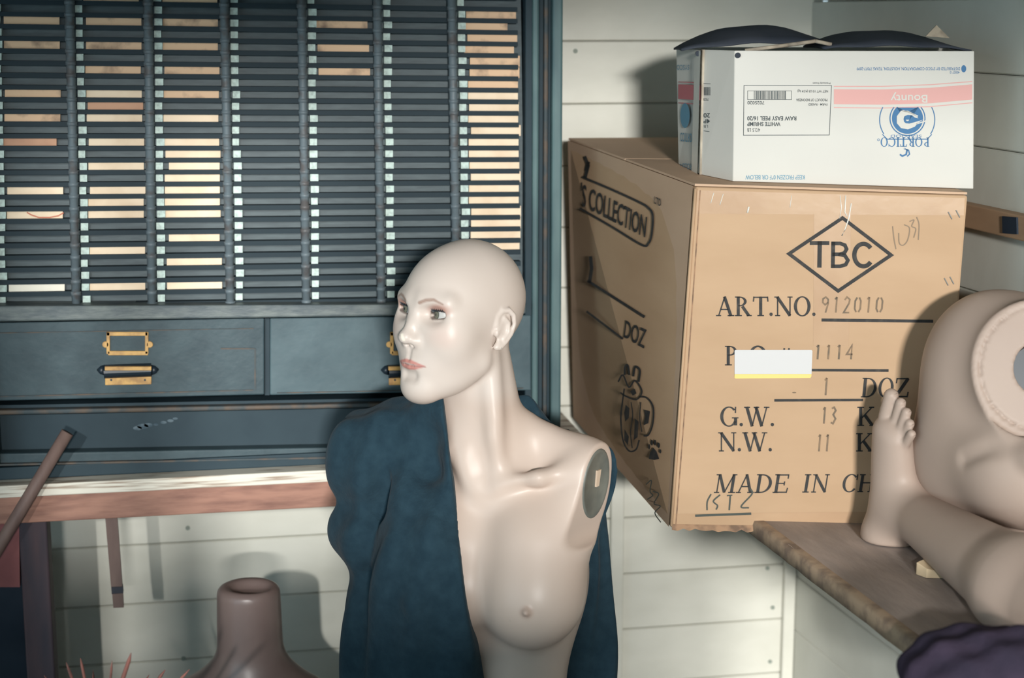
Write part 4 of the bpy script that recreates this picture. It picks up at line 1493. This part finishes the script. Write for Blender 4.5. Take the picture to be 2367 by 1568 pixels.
mq = thing('mannequin_torso', 'bald female mannequin torso with painted face turned left, wearing a black shawl', 'mannequin')
bodyo, bv = sdf_object('body', body_sdf, (-.20, -.20, -.45), (.20, .19, HOT[2] + .145), .00165, M_SKIN, mq, (TO, TA))
# skin and make-up colours
lin = lambda *c: np.array([s2l(v) for v in c])
q = to_head(bv)
cols = np.tile(lin(201, 182, 169), (len(bv), 1))


def mixc(mask, colour, a=1.0):
    global cols
    k = (mask * a)[:, None]
    cols = cols * (1 - k) + lin(*colour) * k


def ss(d, r0, r1):
    t = np.clip((d - r1) / (r0 - r1), 0, 1)
    return t * t * (3 - 2 * t)


mixc((L(q) < .155) * ss(-q[:, 2], .085, .125), (212, 200, 191), .75)  # whole head lightened in the skin colour, in place of stronger light
hm = (L(q) < .2) & (q[:, 1] > .03)
one = hm.astype(float)
# blush
for s in (-1, 1):
    mixc(ss(L((q - np.array([s * .046, .072, -.010])) / np.array([1, 1, .8])), .006, .034) * one, (200, 156, 140), .35)
# lips
xz = lambda P: [(a_[0], a_[2]) for a_ in P]
q2 = np.stack([q[:, 0], q[:, 2]], -1)
dl = np.minimum(poly(q2, xz(LIP_U), [.0004, .0016, .0024, .0018, .0024, .0016, .0004]), poly(q2, xz(LIP_L), [.0004, .0022, .0030, .0022, .0004]))
mixc(ss(dl, -.0006, .0016) * (q[:, 1] > .066) * one, (196, 122, 112), .85)
mixc(ss(poly(q2, xz(MLINE), 0.0), .0004, .0018) * (q[:, 1] > .066) * one, (140, 76, 74), .55)
for s, c in ((-1, EYC[0]), (1, EYC[1])):
    e = q - np.array(c)
    # shadow on the lid and under the brow
    sh = ss(L((e - np.array([s * .003, .013, .0085])) / np.array([1.5, 1, .8])), .006, .0185) * one
    mixc(sh, (186, 126, 108), .7)
    # lash lines
    front = (e[:, 1] > .002).astype(float) * one * (L(e) < .0205)
    mixc(ss(np.abs(e @ lidn(19, -s)), .0010, .0036) * front * (e[:, 2] > -.004), (58, 46, 44), .92)
    mixc(ss(np.abs(e @ lidn(-19, -s)), .0006, .0024) * front * (e[:, 2] < .004), (92, 74, 68), .75)
    # brow
    br = [(s * .0150, .090, .0350), (s * .025, .089, .0400), (s * .036, .083, .0415), (s * .0490, .071, .0365)]
    bd = poly(np.stack([q[:, 0], q[:, 2]], -1), [(a, c_) for a, b_, c_ in br], [.0016, .0018, .0014, .0004])
    mixc(ss(bd, -.0006, .0020) * one * (q[:, 1] > .05), (140, 104, 86), .72)
# nick on the cheek, pale spot and damage lines on the nose tip
mixc(ss(cap(q, (-.0395, .0800, -.0375), (-.0375, .0800, -.0330), .0), .0007, .0018) * one, (86, 66, 58), .9)
mixc(ss(cap(q, (-.002, .1155, -.0125), (-.005, .1140, -.0190), .0), .0014, .0036) * one, (238, 228, 212), .9)
mixc(ss(cap(q, (.001, .1155, -.0140), (-.001, .1130, -.0240), .0), .0004, .0014) * one, (112, 96, 84), .7)
mixc(ss(cap(q, (-.005, .1120, -.0215), (-.004, .1000, -.0300), .0), .0004, .0013) * one, (112, 96, 84), .7)
# moles and stains on the torso
for c_, r_ in (((-.058, .100, -.176), .0012),):
    mixc(ss(L((bv - np.array(c_)) * np.array([1, .2, 1])), r_, r_ * 2), (110, 84, 72), .8)
for s in (-1, 1):
    mixc(ss(L((bv - np.array([s * .082, .095, -.160])) * np.array([1, .5, 1])), .006, .014), (184, 148, 132), .3)
set_colours(bodyo, cols)


def hw(v):
    return HO + HS * np.array(v, float) @ HA


# painted eyes
def eye(c, s):
    rings, seg = 26, 32
    gaze = np.array([.20, .97, .02])
    gaze /= np.linalg.norm(gaze)
    a = np.cross(gaze, [0, 0, 1.0])
    a /= np.linalg.norm(a)
    b = np.cross(a, gaze)
    vs, cl = [], []
    r = .0152
    for i in range(rings + 1):
        th = PI * .62 * (i / rings) ** 1.15
        for j in range(seg):
            ph = 2 * PI * j / seg
            n_ = gaze * math.cos(th) + (a * math.cos(ph) + b * math.sin(ph)) * math.sin(th)
            vs.append(hw(np.array(c) + n_ * r))
            ar = th * r
            if ar < .0022:
                k_ = (40, 40, 40)
            elif ar < .0058:
                k_ = (112, 112, 98) if (j % 4) else (92, 94, 84)
            elif ar < .0067:
                k_ = (62, 62, 58)
            else:
                k_ = (186, 184, 180)
            cl.append(lin(*k_))
    fs = [(i * seg + j, i * seg + (j + 1) % seg, (i + 1) * seg + (j + 1) % seg, (i + 1) * seg + j) for i in range(rings) for j in range(seg)]
    o = MB().add(vs, fs).build('eye', M_SKIN, mq, True)
    o['label'] = 'painted grey eye'
    set_colours(o, np.array(cl))
    # lashes along the upper lid
    lm = MB()
    nl = lidn(19, -s)
    for j in range(15):
        t = R_(-62 + 124 * j / 14)
        ex = np.array([1.0, 0, 0]) - nl * nl[0]
        ex /= np.linalg.norm(ex)
        ey = np.cross(nl, ex)
        dd = ex * math.sin(t) + ey * math.cos(t)
        if dd[1] < 0:
            dd = ex * math.sin(t) - ey * math.cos(t)
        p0 = np.array(c) + dd * .0166
        p1 = np.array(c) + dd * .0204 + np.array([0, 0, .0008])
        p2 = np.array(c) + dd * .0224 + np.array([0, 0, .0028])
        lm.tube([hw(p0), hw(p1), hw(p2)], [.0007, .0005, .00015], 5)
    lm.build('eyelashes', M_STEEL, mq)


for s, c in ((-1, EYC[0]), (1, EYC[1])):
    eye(c, s)
# arm socket plate on the subject's left
n_ = np.array([-.955, .27, -.08])
n_ /= np.linalg.norm(n_)
pc = np.array([-.1440, -.034, -.006])
a_ = np.cross(n_, [0, 1, 0.0])
a_ /= np.linalg.norm(a_)
b_ = np.cross(n_, a_)
tw = lambda v: TO + np.array(v, float) @ TA
pm = MB()
vs = []
NS = 40
for off, sc in ((-.004, 1.0), (.003, 1.0), (.0045, .93), (.003, .86)):
    for j in range(NS):
        t = 2 * PI * j / NS
        vs.append(tw(pc + n_ * off + a_ * (.051 * sc * math.cos(t)) + b_ * (.037 * sc * math.sin(t))))
pm.add(vs, [(r * NS + j, r * NS + (j + 1) % NS, (r + 1) * NS + (j + 1) % NS, (r + 1) * NS + j) for r in range(3) for j in range(NS)] + [tuple(range(3 * NS, 4 * NS))])
cp = pm.build('socket_plate', M_CAP, mq, True)
cp['label'] = 'dull grey-green arm socket plate'
q4 = []
for du, dv in ((-.020, -.004), (-.020, .007), (.004, .005), (.004, -.003)):
    q4.append(pc + a_ * du + b_ * dv)
MB().hexa([tw(v + n_ * .0055) for v in q4] + [tw(v + n_ * .001) for v in q4]).build('socket_slot', M_CAPS, cp)['label'] = 'pale slot'
# earring stud
st_ = hw((-.0745, -.0120, -.0275))
sm_ = MB().tube([st_, st_ - HA[0] * .003], [.0012, .0008], 8)
sm_.build('ear_stud', M_STAPLE, mq, True)
# stand
sb = TO + ZU * -.44
stand = MB()
stand.tube([(sb[0], sb[1], sb[2] + .01), (sb[0], sb[1], .012)], .014, 16)
stand.tube([(sb[0], sb[1], .0), (sb[0], sb[1], .012)], .15, 40)
stand.build('stand', M_STEEL, mq, True)

# ------------------------------------------------------------------ BLACK SHAWL over the shoulders
sP = lambda px, py, y: TA @ (at(px, py, y) - TO)
A3 = sP(1016, 930, 2.28)
B3 = sP(1110, 1568, 2.24)
ed_ = (B3 - A3) / np.linalg.norm(B3 - A3)
vdir = TA @ (FH - .18 * ZU + .10 * RT)
cutn = np.cross(ed_, vdir)
cutn /= np.linalg.norm(cutn)
if cutn[0] > 0:
    cutn = -cutn           # points to the bare side (subject's left)


def shawl_sdf(p):
    b = torso_sdf(p)
    o_ = b - .013
    # shoulder bulge and sleeve on the subject's right
    fold = .004 * np.sin(p[:, 0] * 95 + p[:, 2] * 14) + .003 * np.sin(p[:, 1] * 120 - p[:, 2] * 9)
    o_ = smin(o_, cap(p, (.085, -.050, .078), (.190, -.045, .022), .040, .048), .04)
    o_ = smin(o_, ell(p, (.196, -.040, -.005), (.062, .066, .075)), .03)
    o_ = smin(o_, ell(p, (.194, -.035, -.110), (.062, .064, .062)), .022)
    o_ = smin(o_, ell(p, (.178, -.030, -.300), (.062, .066, .180)), .022)
    # collar rolled up around the back of the neck
    o_ = smin(o_, poly(p, [(.060, .004, .088), (.066, -.050, .092), (.010, -.100, .044), (-.050, -.092, .010), (-.120, -.084, -.018)], [.022, .03, .026, .022, .020]), .025)
    # front panel hanging straight
    o_ = smin(o_, ell(p, (.085, .040, -.26), (.085, .055, .22)), .04)
    # back drape
    bd = ell(p, (.018, -.112, -.27), (.182, .032, .36))
    o_ = smin(o_, bd, .025)
    o_ = o_ + fold * .8
    # cut away the bare front
    side = (p - A3) @ cutn
    frontcut = np.minimum(side, p[:, 1] + .085 + .12 * np.clip(p[:, 2] - .0, -.0, .2))
    d = smax(o_, frontcut, .006)
    d = smax(d, -(body_far(p) - .003), .003)
    d = smax(d, -.43 - p[:, 2], .006)
    return d


def body_far(p):
    d = torso_sdf(p)
    q_ = to_head(p)
    near = L(q_) < .17
    if near.any():
        d[near] = np.minimum(d[near], HS * head_sdf(q_[near]))
    return d


so, _ = sdf_object('black_shawl', shawl_sdf, (-.26, -.19, -.44), (.32, .16, .15), .0028, M_CLOTH, None, (TO, TA), slack=1.6)
tag(so, 'black woollen shawl draped over the mannequin torso and hanging behind its bare shoulder', 'shawl')

# ------------------------------------------------------------------ HIPS AND LEG of another mannequin, on the shelf
CFR = np.array([camR, camF, ZU])        # rows: right, away, up


def cf(px, py, d_):
    return CFR @ at(px, py, d_)


wc = cf(2402, 852, 2.150)
wn = np.array([-.10, -.95, .28])
wn /= np.linalg.norm(wn)
wa = np.cross(wn, [0, 0, 1.0])
wa /= np.linalg.norm(wa)
wbv = np.cross(wa, wn)
PLN = np.array([wa, wn, wbv])      # rows: across, out, up in the plate
h1, h2, h3, h4 = cf(2345, 945, 2.262), cf(2250, 1060, 2.272), cf(2400, 1080, 2.16), cf(2290, 830, 2.255)
h5 = cf(2360, 1180, 2.24)
wp0, wnn = CFR @ np.array([CORNER, YB, 0]), CFR @ WN
h5[2] = SZ + .075


def hips_sdf(p):
    d = ell(p, h1, (.124, .096, .147))
    d = smin(d, ell(p, h2, (.078, .080, .084)), .06)
    d = smin(d, ell(p, h3, (.100, .085, .085)), .06)
    d = smin(d, ell(p, h5, (.085, .050, .080)), .03)
    d = smax(d, SZ + .001 - p[:, 2], .003)
    d = smin(d, ell(p, h4, (.082, .085, .090)), .05)
    g = (p - wc) @ PLN.T
    rr = np.sqrt((g[:, 0] / 1.0) ** 2 + (g[:, 2] / 1.08) ** 2)
    cyl = np.maximum(rr - .087, np.abs(g[:, 1] + .05) - .05)
    d = smin(d, smax(rr - .085, np.abs(g[:, 1] + .06) - .0605, .004), .028)
    # everything in front of the waist plate is cut away
    d = smax(d, np.minimum(g[:, 1] - .0008, np.maximum(g[:, 1] - .0008, -(rr - .083))), .004) if False else d
    d = smax(d, -smax(rr - .088, -(g[:, 1] - .0006), .002), .003)
    d = smax(d, -np.maximum(np.abs(rr - .075) - .0009, -(g[:, 1] + .0022)), .001)
    d = smax(d, -np.maximum(rr - .032, -(g[:, 1] + .03)), .002)
    # groin creases
    d = smax(d, -poly(p, [cf(2225, 1062, 2.15), cf(2280, 1040, 2.12), cf(2330, 1026, 2.09), cf(2380, 1014, 2.075)], [.001, .002, .003, .004]), .022)
    d = smin(d, ell(p, cf(2385, 1058, 2.10), (.022, .03, .022)), .010)
    d = smax(d, .003 - (p - wp0) @ wnn, .004)
    return d


hc = CFR @ at(2330, 960, 2.22)
hips = thing('mannequin_hips', 'pinkish mannequin hips lying on the shelf with the round waist plate facing out', 'mannequin')
ho, hv = sdf_object('pelvis', hips_sdf, hc + np.array([-.21, -.20, -.26]), hc + np.array([.21, .18, .20]), .0028, M_LIMB, hips, (np.zeros(3), CFR))
# dark hole in the waist plate
pts = [wc + wn * -.020, wc + wn * -.029]
hole = MB().tube([CFR.T @ p for p in pts], .0318, 32)
hole.build('waist_socket', M_STEEL, hips)['label'] = 'dark socket in the waist plate'

# leg
ank, knee = cf(2092, 1190, 2.280), cf(2600, 1500, 1.76)
heel = cf(2044, 1250, 2.300)
ball = cf(2040, 985, 2.290)
toeb = [cf(2049, 962, 2.285), cf(2066, 990, 2.272), cf(2078, 1006, 2.262), cf(2084, 1020, 2.264), cf(2087, 1036, 2.260)]
toet = [cf(2060, 915, 2.280), cf(2082, 932, 2.266), cf(2095, 954, 2.256), cf(2103, 980, 2.248), cf(2107, 1004, 2.240)]
shelf_top = SZ
zlift = (shelf_top + .0315) - (heel[2])
calf = cf(2367, 1362, 1.965)


def leg_sdf(p):
    d = ell(p, heel, (.029, .030, .034))
    d = smin(d, cap(p, heel + np.array([.004, 0, .02]), ball + np.array([.010, -.004, -.006]), .025, .0245), .030)
    d = smin(d, cap(p, ank + np.array([-.004, 0, .018]), ball + np.array([.018, -.022, -.018]), .026, .015), .030)
    d = smin(d, cap(p, heel + np.array([.010, -.006, .012]), ank, .028, .032), .030)
    d = smin(d, cap(p, ank + np.array([.0, .0, .008]), calf, .032, .060), .030)
    d = smin(d, cap(p, calf, knee, .060, .054), .03)
    d = smin(d, sphere(p, ank + np.array([-.002, -.030, .002]), .008), .016)
    rad = [.0108, .0078, .0074, .0070, .0066]
    for a, b, r in zip(toeb, toet, rad):
        t = cap(p, a, b, r * 1.02, r * .95)
        d = smin(d, t, .0036)
    d = smax(d, shelf_top + .0012 - p[:, 2], .004)
    return d


lo = np.minimum(np.minimum(heel, knee), toet[0]) - .075
hi = np.maximum(np.maximum(heel, knee), np.maximum(toet[0], calf)) + .075
leg = thing('mannequin_limb', 'pinkish mannequin leg lying on the shelf with its bare foot pointing up', 'mannequin')
sdf_object('shin_and_foot', leg_sdf, lo, hi, .0020, M_LIMB, leg, (np.zeros(3), CFR))
nails = MB()
for a, b, r in zip(toeb, toet, [.0108, .0078, .0074, .0070, .0066]):
    dr = (b - a) / np.linalg.norm(b - a)
    outv = np.array([.55, -.80, .1])
    outv = outv - dr * (outv @ dr)
    outv /= np.linalg.norm(outv)
    sdv = np.cross(dr, outv)
    c_ = b + outv * r * .86 + dr * r * .05
    vs = []
    for i in range(12):
        t = 2 * PI * i / 12
        vs.append(CFR.T @ (c_ + dr * r * .62 * math.cos(t) + sdv * r * .55 * math.sin(t) - outv * r * .22 * abs(math.sin(t)) + outv * .0004))
    nails.add(vs, [tuple(range(12))])
nails.build('toenails', M_LIMB, leg)

# cream scrap beside the ankle
c = onz(2152, 1316, SZ + .010)
scr = MB()
ax_, ay_ = RT * .017, -FH * .012 + RT * .004
pts = [c - ax_ - ay_ * .4, c - ax_ * .2 - ay_, c + ax_ - ay_ * .2, c + ax_ * .8 + ay_, c - ax_ * .7 + ay_ * .9]
up_ = [p + ZU * h for p, h in zip(pts, (.008, .010, .002, -.002, .004))]
dn_ = [np.array([p[0], p[1], SZ + .0008]) for p in pts]
scr.add(up_ + dn_, [(0, 1, 2, 3, 4), (9, 8, 7, 6, 5)] + [(i, (i + 1) % 5, 5 + (i + 1) % 5, 5 + i) for i in range(5)])
tag(scr.build('foam_scrap', M_FOAM, bevel=.001), 'small cream scrap of foam on the shelf under the mannequin ankle', 'scrap')

# dark bundle in the lower right corner
bc = CFR @ onz(2310, 1640, SZ)


def bundle_sdf(p):
    q_ = p - bc
    d = ell(q_, (-.02, 0, .030), (.085, .075, .052))
    d = smin(d, ell(q_, (-.045, .01, .035), (.052, .06, .046)), .02)
    d = smin(d, ell(q_, (.01, -.02, .045), (.06, .06, .05)), .02)
    d = d + .0035 * np.sin(q_[:, 0] * 90 + q_[:, 1] * 40) * np.sin(q_[:, 2] * 110 + q_[:, 0] * 30) + .002 * np.sin(q_[:, 1] * 160)
    return smax(d, .001 - q_[:, 2], .004)


bo_, _ = sdf_object('cloth_bundle', bundle_sdf, bc + np.array([-.14, -.11, -.01]), bc + np.array([.15, .11, .12]), .0032, M_PURPLE, None, (np.zeros(3), CFR), slack=1.6)
tag(bo_, 'dark purple bundle of cloth on the near end of the shelf in the corner', 'cloth')

# ------------------------------------------------------------------ headless bust under the table
nb_ = CFR @ at(574, 1352, 2.575)


def bust_sdf(p):
    q_ = p - nb_
    d = cap(q_, (0, 0, -.012), (0, 0, -.15), .0505, .054)
    d = smax(d, q_[:, 2], .016)
    d = smin(d, cap(q_, (-.02, 0, -.175), (-.15, .0, -.235), .045, .045), .04)
    d = smin(d, cap(q_, (.02, 0, -.175), (.15, .0, -.235), .045, .045), .04)
    d = smin(d, ell(q_, (0, 0, -.34), (.150, .085, .19)), .06)
    d = smin(d, ell(q_, (0, 0, -.53), (.125, .085, .14)), .05)
    d = smax(d, -ell(q_, (.004, -.006, .004), (.034, .030, .022)), .006)
    return smax(d, .0012 - p[:, 2], .003)


bust, _ = sdf_object('dress_form', bust_sdf, nb_ + np.array([-.22, -.12, -.64]), nb_ + np.array([.22, .12, .03]), .0040, M_BUST, None, (np.zeros(3), CFR))
tag(bust, 'brown headless bust with a hollow neck standing under the table', 'mannequin')

# ------------------------------------------------------------------ spiky dry plant, lower left
pb = at(235, 1760, 2.05)
plant = thing('spiky_plant', 'spiky plant with thin reddish leaves poking up at the bottom left', 'plant')
pot = MB()
prof = [(.055, 0), (.075, .14), (.082, .14), (.082, .165), (.070, .165), (.068, .15)]
NS = 28
vs = []
for r, z in prof:
    for j in range(NS):
        t = 2 * PI * j / NS
        vs.append((pb[0] + r * math.cos(t), pb[1] + r * math.sin(t), .0 + z))
pot.add(vs, [(r * NS + j, r * NS + (j + 1) % NS, (r + 1) * NS + (j + 1) % NS, (r + 1) * NS + j) for r in range(len(prof) - 1) for j in range(NS)] + [tuple(range(NS))[::-1], tuple(range(5 * NS, 6 * NS))])
pot.build('pot', M_POT, plant, True)
stem = MB().tube([(pb[0], pb[1], .14), (pb[0] + .005, pb[1], .40), (pb[0], pb[1], pb[2] + .02)], [.012, .009, .006], 10)
stem.build('stem', M_TWIG, plant, True)
tips = [((102, 1562), 2.0, 4), ((153, 1532), 2.02, 5), ((186, 1522), 2.05, 5), ((215, 1548), 2.1, 4), ((259, 1528), 2.0, 4), ((303, 1510), 1.98, 7), ((382, 1549), 2.05, 6), ((438, 1548), 2.0, 5), ((345, 1560), 2.1, 4), ((60, 1575), 2.1, 4)]
for (px, py), d_, wpx in tips:
    tip = at(px, py, d_)
    b = np.array([pb[0], pb[1], pb[2]]) + np.array([random.uniform(-.006, .006), random.uniform(-.006, .006), .0])
    m1 = b + (tip - b) * .5 + ZU * .012 * random.uniform(-1, 1)
    r = wpx * d_ / FPX * .9
    MB().tube([b, m1, b + (tip - b) * .93, tip], [r * .5, r, r * .8, r * .15], 7).build('leaf', M_TWIG, plant, True)
